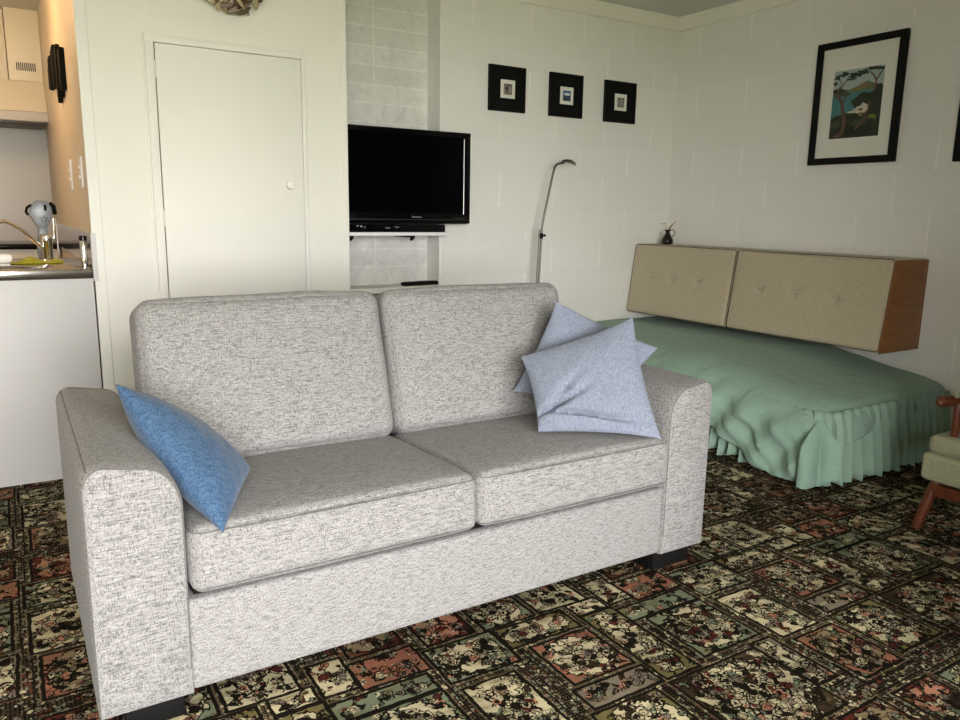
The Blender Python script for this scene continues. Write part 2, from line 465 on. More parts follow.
# ------------------------------------------------------------------ the room
CZ = 2.44
YB = -.30      # face of the cupboard block and of the kitchen bench
XK = -3.632    # kitchen side of the cupboard block
struct('floor', bx((-6.6, -5.5, -.06), (0.0, 2.7, 0)), MT['carpet'])
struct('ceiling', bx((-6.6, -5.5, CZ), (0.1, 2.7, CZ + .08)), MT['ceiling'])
struct('wall_right', bx((0, -5.5, -.06), (.15, .35, CZ)), MT['wall_right'])
# back wall right of the recess, plus the wall above/below is all recess (full height)
struct('wall_back', bx((-1.81, 0, -.06), (0, .30, CZ)), MT['wall_back'])
struct('wall_recess', bx((-2.60, .15, -.06), (-1.81, .30, CZ)), MT['rock'])
struct('wall_partition', bx((XK, YB, 0), (-2.487, .15, CZ)), MT['paint'])
struct('wall_kitchen_side', bx((XK, .15, 0), (-3.50, 2.7, CZ)), MT['kitchen_wall'])
bm = bmesh.new(); box(bm, (XK - .004, YB + .02, 1.052), (XK, 2.25, CZ))
struct('wall_kitchen_lining', bm, MT['kitchen_wall'])
struct('wall_kitchen_end', bx((-6.6, 2.6, 0), (-3.5, 2.75, CZ)), MT['splash'])
struct('wall_left', bx((-6.75, -5.5, 0), (-6.6, 2.7, CZ)), MT['paint'])
# window wall behind the camera: wide glazed opening towards the garden
WX0, WX1, WZ0, WZ1, WY = -5.3, -2.5, .15, 2.08, -5.5
bm = bmesh.new()
box(bm, (-6.75, WY - .15, 0), (WX0, WY, CZ)); box(bm, (WX1, WY - .15, 0), (.15, WY, CZ))
box(bm, (WX0, WY - .15, WZ1), (WX1, WY, CZ)); box(bm, (WX0, WY - .15, 0), (WX1, WY, WZ0))
struct('wall_front', bm, MT['paint'])
bm = bmesh.new()
for x in (WX0, (WX0 * 2 + WX1) / 3, (WX0 + 2 * WX1) / 3, WX1 - .05): box(bm, (x, WY - .09, WZ0), (x + .05, WY - .04, WZ1), .004)
for z in (WZ0, WZ1 - .05): box(bm, (WX0, WY - .09, z), (WX1, WY - .04, z + .05), .004)
struct('window_1', bm, MT['paint_trim'])
struct('ground_outside', bx((-26, -32, -.5), (16, WY - .15, -.4)), MT['grout'])

struct('wall_light_blocker', bx((-2.05, -3.66, -.06), (0, -3.56, CZ)), wood_mat('bounce_damping_dark', (.05, .032, .02), (.09, .058, .036), .5, (30, 30, 3)))  # unseen wall added to block window light on the right; dark lining damps bounce

# cove cornice along back wall and right wall
bm = bmesh.new()
prof = [(0, 2.368), (.020, 2.368), (.023, 2.378), (.058, 2.424), (.066, 2.430), (.066, CZ), (0, CZ)]
prism(bm, prof, lambda a, b, t: (t, -a, b), (-2.478, 0))
prism(bm, prof, lambda a, b, t: (-a, t, b), (-5.5, 0))
prism(bm, prof, lambda a, b, t: (t, YB - a, b), (XK, -2.478))
struct('trim_1', bm, MT['cove'])
# filled joint in the wall corner
bm = bmesh.new(); box(bm, (-.007, -.007, 0), (0, 0, 2.375), .002)
struct('trim_2', bm, MT['cove'])
# corner battens of the cupboard block
bm = bmesh.new()
box(bm, (XK - .004, YB - .008, 0), (XK + .036, YB, 2.375), .003); box(bm, (XK - .008, YB - .008, .0), (XK, YB + .018, 2.375), .002)
struct('trim_3', bm, MT['paint_trim'])
bm = bmesh.new(); box(bm, (-2.511, YB - .005, 0), (-2.484, YB, 2.375), .002); box(bm, (-2.488, YB - .005, 0), (-2.484, YB + .03, 2.375), .002)
struct('trim_4', bm, MT['paint_trim'])
# faint cover strips over the sheet joints above the cupboard
bm = bmesh.new()
for x in (-3.36, -2.695): box(bm, (x, YB - .0015, 1.88), (x + .004, YB, 2.375))
struct('trim_5', bm, MT['paint_trim'])
# mantel ledge in the recess
bm = bmesh.new(); box(bm, (-2.478, -.045, .715), (-1.795, .15, .747), .004)
struct('trim_6', bm, MT['paint'])
# shiny upstand on the kitchen side wall and white end strip
bm = bmesh.new(); box(bm, (XK - .008, YB + .02, .905), (XK - .001, 2.25, 1.052))
struct('trim_7', bm, MT['steel'])
bm = bmesh.new(); box(bm, (XK - .013, YB - .012, .852), (XK + .006, YB + .02, 1.055), .002)
struct('trim_8', bm, MT['white_laminate'])

# ------------------------------------------------------------------ cupboard door
door = thing('cupboard_door', 'flat cream painted cupboard door in a moulded frame behind the sofa', 'door', (-3.03, YB, 0))
dx0, dx1, dz0, dz1 = -3.350, -2.714, .09, 1.848
def rel(o, root):
    o.parent = root; o.location = -Vector(root.location); return o
bm = bmesh.new(); box(bm, (dx0 + .003, YB - .020, dz0), (dx1 - .003, YB - .001, dz1 - .003), .0015)
rel(obj('door_panel', bm, MT['paint_trim']), door)
bm = bmesh.new()
fx0, fx1, fz1 = -3.387, -2.694, 1.876
P_ = [(0, 0), (.0, .012), (.006, .016), (.022, .018), (.032, .018), (.036, .010), (.036, 0)]
def arch(bm, poly3):
    pass
box(bm, (fx0, YB - .016, 0), (dx0, YB, fz1), .004); box(bm, (dx1, YB - .016, 0), (fx1, YB, fz1), .003)
box(bm, (fx0 + .001, YB - .0165, dz1), (fx1 - .001, YB, fz1 + .0005), .004)
box(bm, (fx0 - .008, YB - .008, 0), (fx0, YB, fz1 + .008), .002); box(bm, (fx0 - .008, YB - .008, fz1), (fx1 + .006, YB, fz1 + .008), .002)
box(bm, (fx1, YB - .008, 0), (fx1 + .006, YB, fz1 + .006), .002)
rel(obj('door_frame', bm, MT['paint_trim']), door)
bm = bmesh.new(); box(bm, (dx0 - .001, YB - .003, dz0), (dx1 + .001, YB - .0005, dz1 + .001))
rel(obj('door_gap', bm, MT['gap']), door)
bm = bmesh.new(); lathe(bm, [(.006, 0), (.007, .008), (.009, .012), (.019, .016), (.022, .022), (.020, .029), (.010, .033), (.0, .0335)][:-1], n=24)
bmesh.ops.rotate(bm, verts=bm.verts, cent=(0, 0, 0), matrix=Matrix.Rotation(PI / 2, 3, 'X'))
bmesh.ops.translate(bm, verts=bm.verts, vec=(-2.786, YB - .019, 1.279))
rel(obj('door_knob', bm, MT['white_plastic'], label='round white door knob'), door)
for z in (1.74, 1.12):
    bm = bmesh.new(); tube(bm, [(dx0 + .0005, YB - .0205, z - .035), (dx0 + .0005, YB - .0205, z + .035)], .004, 8)
    rel(obj('hinge', bm, MT['paint_trim']), door)

# ------------------------------------------------------------------ sofa
sofa = thing('sofa', 'two seat sofa upholstered in light grey tweed fabric with block arms', 'sofa', (-2.89, -1.74, 0))
SK = .96
YF = -2.18
def arm(x_out, x_in, s):
    """s=+1: inner side towards +x"""
    zt = .612; r1, r2 = .040, .085
    w = abs(x_in - x_out); P = []
    P.append((0, .012)); 
    for k in range(7):
        a = PI - PI / 2 * k / 6; P.append((r1 + r1 * math.cos(a), zt - r1 + r1 * math.sin(a)))
    for k in range(13):
        a = PI / 2 - PI / 2 * k / 12; P.append((w - r2 + r2 * math.cos(a), zt - .014 - r2 * 1.35 + r2 * 1.35 * math.sin(a)))
    P.append((w, .012))
    bm = bmesh.new()
    n = 16; ys = [YF, YF + .006, YF + .02] + [YF + .02 + (YF * 0 + .86) * k / n for k in range(1, n + 1)] + [-1.285]
    rings = []
    for i, yv in enumerate(ys):
        sh = {0: .014, 1: .004}.get(i, 0) if i < 2 else (.012 if i == len(ys) - 1 else 0)
        t = (yv - YF) / .9
        ring = []
        for (a, b) in P:
            cx, cz = w / 2, .33
            da = (cx - a) / (w / 2) * sh; db = (cz - b) / .28 * sh
            bul = .004 * math.sin(PI * min(1, max(0, t)))
            ring.append(bm.verts.new((x_out + s * (a + da), yv, b + db * .8 + (bul if b > .5 else 0))))
        rings.append(ring)
    m = len(P)
    for A, B in zip(rings, rings[1:]):
        for k in range(m): bm.faces.new((A[k], A[(k + 1) % m], B[(k + 1) % m], B[k]))
    bm.faces.new(rings[0][::-1]); bm.faces.new(rings[-1])
    a = rel(obj('armrest', bm, MT['tweed']), sofa)
    # seam around the front face and along the outer top edge
    bm = bmesh.new()
    pts = []
    for (q, b) in P[1:]:
        da = (w / 2 - q) / (w / 2) * .006; db = (.33 - b) / .28 * .006
        pts.append((x_out + s * (q + da), YF + .0045, b + db * .8 + .0005))
    pts = [(x_out + s * .0045, YF + .0045, .30 + .28 * k / 5) for k in range(1, 6)] + pts
    tube(bm, pts[4:-1] + [(x_out + s * (w - .006), YF + .0045, z) for z in (.42, .32, .2, .08)], .0016, 6)
    tube(bm, [(x_out + s * (r1 * .36), YF + .01 + (.87) * k / 12, zt - r1 * .25 + .004 * math.sin(PI * k / 12)) for k in range(13)], .0016, 6)
    c = obj('seam', bm, MT['piping']); c.parent = a
    return a
arm(-3.862, -3.654, 1)
arm(-1.915, -2.118, -1)
bm = soft_box((1.545, .60, .236), .014, (0, 0, 0), 8)
o = obj('seat_base', bm, MT['tweed']); o.parent = sofa; o.location = Vector((-2.887, -1.868, .134)) - sofa.location
bm = bmesh.new(); box(bm, (-3.64, -2.14, .248), (-2.13, -1.3, .28))  # black box standing in for the shade in the gap below the cushions
rel(obj('seat_gap_shade', bm, MT['black_matt'], label='black strip painted in as shade between sofa base and seat cushions'), sofa)
# back frame
bm = soft_box((1.50, .17, .70), .04, (0, 0, 0), 8)
o = obj('back_frame', bm, MT['tweed']); o.parent = sofa; o.location = Vector((-2.885, -1.375, .46)) - sofa.location
o.rotation_euler = (math.radians(-4), 0, 0)

def rrect(w, h, r, n=6):
    P = []
    for cx, cy, a0 in ((w / 2 - r, h / 2 - r, 0), (-w / 2 + r, h / 2 - r, PI / 2), (-w / 2 + r, -h / 2 + r, PI), (w / 2 - r, -h / 2 + r, 3 * PI / 2)):
        for k in range(n + 1):
            a = a0 + PI / 2 * k / n; P.append((cx + r * math.cos(a), cy + r * math.sin(a)))
    return P

for (x0, x1) in ((-3.650, -2.872), (-2.868, -2.124)):
    w = x1 - x0; sz = (w, .60, .163)
    bm = soft_box(sz, .030, (.004, .010, .016), 12, .0025, seed=x0)
    o = obj('seat_cushion', bm, MT['tweed']); o.parent = sofa
    c = Vector(((x0 + x1) / 2, -1.900, .344)); o.location = c - sofa.location; o.rotation_euler = (math.radians(-2.6), 0, 0)
    bm = bmesh.new()
    for zz in (.068, -.068):
        ps = [(a, b, zz) for a, b in rrect(w - .008, .60 - .006, .028)]
        pts = []
        for i in range(len(ps)):
            a, b = Vector(ps[i]), Vector(ps[(i + 1) % len(ps)])
            k = max(1, int((b - a).length / .06))
            for q in range(k):
                p = a.lerp(b, q / k)
                p.y += (.007 * (1 - abs(2 * p.x / w) ** 2.4)) * (1 if p.y > 0 else -1) * (abs(p.y) > .28)
                pts.append(p)
        tube(bm, pts, .0015, 6, closed=True)
    p = obj('piping', bm, MT['piping']); p.parent = o

for i, (x0, x1) in enumerate(((-3.657, -2.878), (-2.872, -2.108))):
    w = x1 - x0; H = .50; T = .20
    bm = soft_box((w, T, H), .045, (.0, .024, .010), 12, .004, seed=i * 3 + 1)
    for v in bm.verts:                                   # slimmer towards the top
        t = (v.co.z + H / 2) / H
        if v.co.y < 0: v.co.y *= 1.06 - .22 * max(0, t)
        v.co.x *= 1.0 - .012 * max(0, t)
    o = obj('back_cushion', bm, MT['tweed']); o.parent = sofa
    o.location = Vector(((x0 + x1) / 2, -1.528, .640)) - sofa.location
    o.rotation_euler = (math.radians(-14), 0, 0)
    bm = bmesh.new(); P = rrect(w - .045, H - .05, .05)
    pts = []
    for j in range(len(P)):
        a, b = Vector((P[j][0], 0, P[j][1])), Vector((P[(j + 1) % len(P)][0], 0, P[(j + 1) % len(P)][1]))
        k = max(1, int((b - a).length / .05))
        for q in range(k):
            p = a.lerp(b, q / k); t = (p.z + H / 2) / H
            p.y = -.0825 * (1.06 - .22 * t) ; p.x *= 1 - .012 * t
            p += .004 * noise.noise_vector(Vector((p.x, -.1, p.z)) * 5 + Vector(((i * 3 + 1) * 7.1, (i * 3 + 1) * 3.3, 0)))
            pts.append(p)
    # seam only down the sides
for (x, y) in ((-3.742, -2.105), (-2.05, -2.108), (-3.755, -1.38), (-2.02, -1.38)):
    bm = bmesh.new()
    sx = .065 if x < -3 else .085
    box(bm, (x - sx, y - .05, -.0484), (x + sx, y + .05, .014), .003)
    rel(obj('foot', bm, MT['black_foot'], label='black block foot'), sofa)

# stand the finished sofa (built a touch large) at its real size and place on the carpet
sofa.scale = (SK, SK, SK); sofa.location = (-2.932, -1.828, .0465)
def onsofa(c): return [(a * SK - .158, b * SK - .1576, z * SK + .0465) for a, b, z in c]

# ------------------------------------------------------------------ throw pillows
bm = pillow_mesh(onsofa([(-3.580, -2.222, .428), (-3.435, -1.925, .47), (-3.615, -1.72, .575), (-3.752, -1.915, .738)]), .135, seed=1, wr=.003, conc=.03, ex=.5)
tag(obj('throw_pillow', bm, MT['blue']), 'bright blue woven cushion tipped over the left sofa arm', 'cushion')
bm = pillow_mesh(onsofa([(-2.508, -1.975, .458), (-2.202, -2.226, .456), (-2.134, -1.992, .819), (-2.463, -1.798, .677)]), .105, seed=4, wr=.0035, conc=.06,
                 folds=[(-.62, -.42, .45, .40, .060, .040), (-.15, -.66, -.18, .50, .045, .034), (-.35, -.05, .75, .35, .07, .014), (-.1, -.15, .6, .3, .06, .010), (.45, -.72, -.1, .3, .06, .014)])
tag(obj('throw_pillow', bm, MT['bluegrey']), 'pale blue grey square cushion in front, creased, leaning at the right sofa arm', 'cushion', 'pale cushions at the right arm')
bm = pillow_mesh(onsofa([(-2.435, -1.715, .532), (-2.140, -1.900, .47), (-1.945, -1.930, .686), (-2.270, -1.738, .852)]), .10, seed=9, wr=.003, conc=.05)
tag(obj('throw_pillow', bm, MT['bluegrey']), 'pale blue grey cushion mostly hidden behind the front one, corners poking out', 'cushion', 'pale cushions at the right arm')

# ------------------------------------------------------------------ bed
bed = thing('bed', 'low single bed with a gathered green valance along the right wall', 'bed', (-.5, -1.0, 0))
bm = soft_box((.90, 1.80, .16), .05, (0, 0, .0), 6)
o = obj('mattress', bm, MT['mat_board']); o.parent = bed; o.location = Vector((-.49, -.93, .275)) - bed.location
bm = bmesh.new(); box(bm, (-.96, -1.93, .06), (-.03, -.02, .195), .01)
rel(obj('bed_base', bm, MT['wood_dark']), bed)
for (x, y) in ((-.9, -1.87), (-.1, -1.87), (-.9, -.1), (-.1, -.1)):
    bm = bmesh.new(); tube(bm, [(x, y, 0), (x, y, .07)], .02, 10); rel(obj('leg', bm, MT['wood_dark']), bed)
# valance: gathered ribbon
bm = bmesh.new(); path = []
y = -.01
while y > -1.97: path.append(((-.985, y), (-1, 0))); y -= .006
for k in range(12):
    a = PI + PI / 2 * k / 11; path.append(((-.955 + .03 * math.cos(a), -1.97 + .03 * math.sin(a)), (math.cos(a), math.sin(a))))
x = -.95
while x < -.02: path.append(((x, -2.0), (0, -1))); x += .006
rows = 10; G_ = []
s_ = 0; ph = 0
for i, ((px, py), (nx, ny)) in enumerate(path):
    s_ += .006
    ph += .006 * 2 * PI / (.066 + .045 * noise.noise(Vector((s_ * 5, 1, 0))))
    rowv = []
    for j in range(rows + 1):
        t = j / rows
        amp = .006 + .026 * t ** .8 * (1 + .6 * noise.noise(Vector((s_ * 4, 5, 0))))
        d = .012 + amp * math.sin(ph + 2.2 * t * noise.noise(Vector((s_ * 5, 3, t)))) + .012 * noise.noise(Vector((s_ * 9, t * 3, 0))) * t + .02 * t
        z = .335 - t * (.321 + .012 * math.sin(ph * .5))
        rowv.append(bm.verts.new((px + nx * d, py + ny * d, max(.006, z))))
    G_.append(rowv)
for a, b in zip(G_, G_[1:]):
    for j in range(rows): bm.faces.new((a[j], b[j], b[j + 1], a[j + 1]))
v = obj('valance', bm, MT['green_frill'], label='gathered sage green valance'); rel(v, bed)
md = v.modifiers.new('thick', 'SOLIDIFY'); md.thickness = .002

# bedspread: sheet draped over the mattress, hanging at side and foot
def topz(x, y):
    z = .452 + .012 * (x + 1)
    t = max(0, min(1, (-y - 1.15) / .9)); z -= (.075 + .020 * (x + 1)) * t * t * (3 - 2 * t)
    z += .005 * noise.noise(Vector((x * 3, y * 2.2, 0)))
    return z
bm = bmesh.new(); grid = []
U = [k * .02 for k in range(49)] + [.96 + k * .012 for k in range(1, 33)]      # across, 0.96 is the edge
Vv = [k * .02 for k in range(98)] + [1.94 + k * .012 for k in range(1, 24)]     # along, 1.94 is the foot edge
UE, VE = .965, 1.955
for v_ in Vv:
    row = []
    for u_ in U:
        du = max(0, u_ - UE); dv = max(0, v_ - VE)
        xx, yy = -.02 - min(u_, UE), -.012 - min(v_, VE)
        z0 = topz(xx, yy)
        # soft rollover near the edges
        ee = min(UE - min(u_, UE), .14) / .14; ef = min(VE - min(v_, VE), .12) / .12
        z = z0 - .045 * (1 - ee) ** 2 - .022 * (1 - ef) ** 2
        side_len = .86 if du > 0 else 1
        # drop lengths stretch towards the corner
        su = du * (.64 + .46 * max(0, min(1, (v_ - 1.35) / .55)) ** 1.3)
        sv = dv * (.12 + .66 * max(0, min(1, (u_ - .2) / .68)) ** 1.4 + .25 * max(0, min(1, (u_ - .86) / .12)))
        r = math.hypot(su, sv)
        ang = math.atan2(sv, su) if r > 0 else 0
        if r > 0:
            nx, ny = math.cos(ang), math.sin(ang)
            q = v_ if du > 0 and dv == 0 else (u_ if dv > 0 and du == 0 else v_ + u_)
            if dv == 0:
                ph = (v_ + .75 * su) * 30
                f = .6 * math.sin(ph + 3.0 * noise.noise(Vector((v_ * 2.2, su * 2, 2)))) + .7 * noise.noise(Vector((v_ * 7 + su * 6, su * 3, 4))) + .8 * (1 - 2.4 * abs(noise.noise(Vector((v_ * 7 - su * 8, su * 3, 9)))))
            elif du == 0:
                f = .5 * math.sin((u_ - .6 * sv) * 22 + 2 * noise.noise(Vector((u_ * 3, sv * 2, 5)))) + .6 * noise.noise(Vector((u_ * 8, sv * 4, 7)))
            else:
                f = 1.1 * math.sin(ang * 4.0 + 1.2) + .4 * noise.noise(Vector((ang * 3, r * 6, 1)))
            k = min(1, r / .13)
            out = .055 * (1 - math.exp(-r / .05)) + .030 * k * f + .035 * k * (1 if (du > 0 and dv > 0) else .25)
            fall = r - .012 * k
            xx -= nx * out; yy -= ny * out
            z = z - fall
        z = max(z, .010 + .02 * abs(noise.noise(Vector((xx * 9, yy * 9, 0)))))
        # crinkles
        z += (.004 * noise.noise(Vector((xx * 14, yy * 10, 3))) + .006 * (1 - ee) * (1 - 2.5 * abs(noise.noise(Vector((yy * 9 + xx * 4, xx * 3, 6)))))) * (1 if r == 0 else 0)
        row.append(bm.verts.new((xx, yy, z)))
    grid.append(row)
for a, b in zip(grid, grid[1:]):
    for j in range(len(U) - 1): bm.faces.new((a[j], a[j + 1], b[j + 1], b[j]))
o = obj('bedspread', bm, MT['green'])
md = o.modifiers.new('thick', 'SOLIDIFY'); md.thickness = .003; md.offset = 1
tag(o, 'plain sage green bedspread draped over the bed below the padded backrest', 'bedspread')

# ------------------------------------------------------------------ padded wall backrest
hb = thing('padded_backrest', 'long taupe buttoned backrest with an orange brown wood end, on the wall over the bed', 'backrest', (0, -.91, .52))
Y0, Y1 = -1.826, -.006
bm = bmesh.new()
prism(bm, [(-.003, .512), (-.350, .512), (-.288, .968), (-.003, .968)], lambda a, b, t: (a, t, b), (Y0, Y0 + .006), .001)
rel(obj('end_panel', bm, MT['wood_end'], label='orange brown wooden end panel'), hb)
bm = bmesh.new()
prism(bm, [(-.003, .525), (-.310, .525), (-.245, .958), (-.003, .958)], lambda a, b, t: (a, t, b), (Y0 + .006, Y1), .004)
rel(obj('case', bm, MT['beige_uph']), hb)
bm = bmesh.new(); box(bm, (-.265, Y0 + .012, .955), (-.003, Y1, .972), .003)
rel(obj('top_shelf', bm, MT['beige_uph']), hb)
sl = math.atan2(.062, .455)
for (ya, yb, bys) in ((-.862, Y1, (-.20, -.395, -.615)), (Y0 + .0065, -.870, (-1.075, -1.30, -1.545))):
    w = yb - ya; H = .462; T = .055
    bm = soft_box((T, w, H), .024, (.012, 0, 0), 40, .0015, seed=ya)
    cy = (ya + yb) / 2
    for v in bm.verts:
        if v.co.x < 0:
            for b in bys:
                d = math.hypot(v.co.y - (b - cy), (v.co.z - .02) * .9)
                v.co.x += .014 * math.exp(-(d / .020) ** 2) + .008 * math.exp(-(d / .05) ** 2) * (1 + .5 * math.sin(3 * math.atan2(v.co.z - .02, v.co.y - b + cy)))
    o = obj('back_cushion', bm, MT['beige_uph']); o.parent = hb
    o.location = Vector((-.297, cy, .743)) - hb.location; o.rotation_euler = (0, sl, 0)
    for b in bys:
        q = bmesh.new(); bmesh.ops.create_uvsphere(q, u_segments=12, v_segments=8, radius=.011)
        for v in q.verts: v.co.x *= .55
        k = obj('button', q, MT['beige_uph']); k.parent = o; k.location = (-.030, b - cy, .02)
    q = bmesh.new(); P = rrect(w - .006, H - .006, .02)
    tube(q, [(-.017, a, b) for a, b in P], .0028, 6, closed=True)
    k = obj('piping', q, plain('brown_piping', (.10, .075, .05), .9)); k.parent = o

# ------------------------------------------------------------------ vase with dried sprig
vc = Vector((-.145, -.155, .9735))
vs = thing('jug', 'small dark bronze jug with handle on the backrest top in the corner', 'jug', vc)
bm = bmesh.new()
lathe(bm, [(.020, 0), (.034, .004), (.040, .016), (.037, .034), (.024, .056), (.014, .074), (.013, .086), (.020, .098), (.017, .097), (.011, .086), (.010, .080)], n=28)
for v in bm.verts:
    if v.co.z > .09: v.co.y += .35 * max(0, v.co.y) ; v.co.x *= 1.15
o = obj('body', bm, MT['bronze']); o.parent = vs
bm = bmesh.new()
tube(bm, [(.012, -.012, .094), (.026, -.026, .098), (.034, -.034, .086), (.031, -.031, .066), (.023, -.023, .050)], .0028, 8)
o = obj('handle', bm, MT['bronze']); o.parent = vs
sp = thing('dried_sprig', 'tan dried flower sprig standing in the small bronze jug', 'dried flowers', vc + Vector((0, 0, .085)))
for (dx, dy, h) in ((.03, -.045, .075), (.02, -.03, .06), (.012, -.02, .048)):
    bm = bmesh.new()
    tube(bm, [(0, 0, -.03), (dx * .35, dy * .35, h * .45), (dx, dy, h)], [.0012, .0045, .0008], 6)
    o = obj('stem', bm, MT['sprig']); o.parent = sp
for (dx, dy, h) in ((-.018, .016, .052), (-.03, .030, .050), (-.034, .034, -.012)):
    bm = bmesh.new(); tube(bm, [(0, 0, -.01), (dx * .7, dy * .7, max(h, .012) * .9), (dx, dy, h)], .0006, 5)
    for a in range(5):
        tube(bm, [(dx, dy, h), (dx + .007 * math.cos(a * 1.25), dy + .007 * math.sin(a * 1.25), h + .003)], [.0012, .002], 5)
    o = obj('seed_head', bm, MT['drywood_grey']); o.parent = sp

# ------------------------------------------------------------------ floor lamp
LX, LY = -1.228, -.15
lamp = thing('floor_lamp', 'slim brushed metal floor reading lamp standing between sofa and wall', 'lamp', (LX, LY, 0))
bm = bmesh.new(); lathe(bm, [(.125, 0), (.125, .010), (.11, .018), (.02, .022), (.012, .035)], n=36)
o = obj('base', bm, MT['lamp_metal']); o.parent = lamp
for dx in (-.006, .010):
    bm = bmesh.new(); tube(bm, [(dx, 0, .02), (dx + .012, 0, .6), (dx + .032, 0, 1.07)], .0058, 8)
    o = obj('pole', bm, MT['lamp_metal']); o.parent = lamp
bm = bmesh.new(); box(bm, (.022, -.010, 1.015), (.046, .010, 1.05), .004); tube(bm, [(.045, 0, 1.035), (.066, 0, 1.035)], [.004, .008], 10)
o = obj('clamp', bm, MT['black_matt'], label='small black clamp knob'); o.parent = lamp
bm = bmesh.new()
pts = [(.034, 0, 1.04), (.055, 0, 1.16), (.085, 0, 1.29), (.110, 0, 1.40), (.122, 0, 1.438), (.140, 0, 1.458), (.165, 0, 1.464), (.19, 0, 1.466)]
tube(bm, pts, .0065, 8)
o = obj('arm', bm, MT['lamp_metal']); o.parent = lamp
bm = bmesh.new()
n = 16; rings = []
for k, (xx, r, zz) in enumerate([(.172, .004, 1.474), (.180, .014, 1.476), (.205, .027, 1.476), (.235, .030, 1.473), (.262, .022, 1.466), (.280, .006, 1.456)]):
    rings.append([bm.verts.new((xx, r * math.cos(2 * PI * j / n), zz + .52 * r * (math.sin(2 * PI * j / n) if math.sin(2 * PI * j / n) > 0 else .35 * math.sin(2 * PI * j / n)))) for j in range(n)])
for a, b in zip(rings, rings[1:]):
    for j in range(n): bm.faces.new((a[j], a[(j + 1) % n], b[(j + 1) % n], b[j]))
bm.faces.new(rings[0]); bm.faces.new(rings[-1])
o = obj('lamp_shade', bm, MT['lamp_metal']); o.parent = lamp
bm = bmesh.new(); tube(bm, [(.176, 0, 1.468), (.172, 0, 1.440)], .0022, 6)
o = obj('grip', bm, MT['white_plastic'], label='short pale grip pin'); o.parent = lamp

# ------------------------------------------------------------------ television and shelf
sh = thing('wall_shelf', 'narrow white shelf under the television', 'shelf', (-2.14, 0, 1.03))
bm = bmesh.new(); box(bm, (-2.474, -.115, 1.034), (-1.803, .02, 1.053), .003)
rel(obj('board', bm, MT['white_shelf']), sh)
for x in (-2.38, -2.017):
    bm = bmesh.new(); box(bm, (x - .006, -.09, 1.022), (x + .006, .148, 1.033), .002); tube(bm, [(x, -.085, 1.026), (x, -.055, 1.012)], .009, 10)
    rel(obj('bracket', bm, MT['black_matt'], label='black shelf bracket'), sh)
tv = thing('television', 'wide black flat screen television mounted over the white shelf', 'television', (-2.08, -.08, 1.10))
x0, x1, z0, z1, yf = -2.472, -1.682, 1.098, 1.599, -.125
bm = bmesh.new(); box(bm, (x0, yf + .004, z0), (x1, yf + .075, z1), .008, 3)
box(bm, (x0 + .15, yf + .07, z0 + .08), (x1 - .15, yf + .11, z1 - .08), .01)
rel(obj('cabinet', bm, MT['black_gloss']), tv)
bm = bmesh.new()
for (a, b, c, d) in ((x0, z0 + .004, x1, z0 + .062), (x0, z1 - .03, x1, z1 - .001), (x0, z0 + .06, x0 + .03, z1 - .028), (x1 - .045, z0 + .06, x1, z1 - .028)):
    box(bm, (a, yf - .004, b), (c, yf + .006, d), .002)
rel(obj('bezel', bm, MT['black_gloss']), tv)
bm = bmesh.new(); box(bm, (x0 + .028, yf, z0 + .06), (x1 - .043, yf + .005, z1 - .026))
rel(obj('screen', bm, MT['screen']), tv)
bm = bmesh.new(); tube(bm, [(x1 - .042, yf - .0045, z0 + .055), (x1 - .042, yf - .0045, z1 - .035)], .0032, 8)
rel(obj('trim_strip', bm, MT['silver'], label='thin silver strip on the right edge'), tv)
bm = bmesh.new(); box(bm, (x0 + .01, yf - .0055, z0 + .022), (x1 - .008, yf - .003, z0 + .0245))
rel(obj('trim_line', bm, plain('dull_silver', (.22, .22, .22), .35, metal=1), label='fine silver line under the screen'), tv)
def text(name, s, size, loc, m, parent, rot=(PI / 2, 0, 0), ext=.0006, align='CENTER'):
    c = bpy.data.curves.new(name, 'FONT'); c.body = s; c.size = size; c.extrude = ext; c.align_x = align
    o = bpy.data.objects.new(name, c); COL.objects.link(o)
    bpy.context.view_layer.update()
    dg = bpy.context.evaluated_depsgraph_get()
    me = bpy.data.meshes.new_from_object(o.evaluated_get(dg)); bpy.data.objects.remove(o)
    me.materials.clear(); me.materials.append(m)
    q = bpy.data.objects.new(name, me); COL.objects.link(q)
    q.parent = parent; q.location = Vector(loc) - parent.location; q.rotation_euler = rot
    return q
text('logo', 'Panasonic', .0145, (-2.02, yf - .005, z0 + .034), plain('logo_silver', (.35, .35, .35), .4), tv)
text('model_text', '3D HDMI VIERA Link', .0085, (x1 - .075, yf - .005, z0 + .030), MT['silver'], tv, align='CENTER')
bm = bmesh.new(); box(bm, (-2.10, .0, 1.28), (-2.02, .149, 1.40), .005); box(bm, (-2.16, .135, 1.20), (-1.96, .1495, 1.48), .003)
rel(obj('wall_mount', bm, MT['black_matt']), tv)
dv = thing('disc_player', 'slim black disc player lying on the white shelf below the television', 'disc player', (-2.14, -.06, 1.053))
bm = bmesh.new()
prism(bm, [(-2.468, -.112), (-1.845, -.112), (-1.828, -.104), (-1.822, -.085), (-1.822, .10), (-2.468, .10)], lambda a, b, t: (a, b, t), (1.0535, 1.094), .004)
rel(obj('body', bm, MT['black_gloss']), dv)
bg_ = plain('button_grey', (.28, .28, .27), .5)
for (x, w_, z, h) in ((-2.365, .010, 1.082, .008), (-2.345, .012, 1.078, .010), (-2.325, .010, 1.080, .003), (-2.325, .010, 1.074, .002), (-2.20, .026, 1.074, .004), (-2.145, .026, 1.078, .004)):
    bm = bmesh.new(); box(bm, (x, -.1135, z), (x + w_, -.111, z + h))
    rel(obj('button', bm, bg_, label='small grey lit button'), dv)
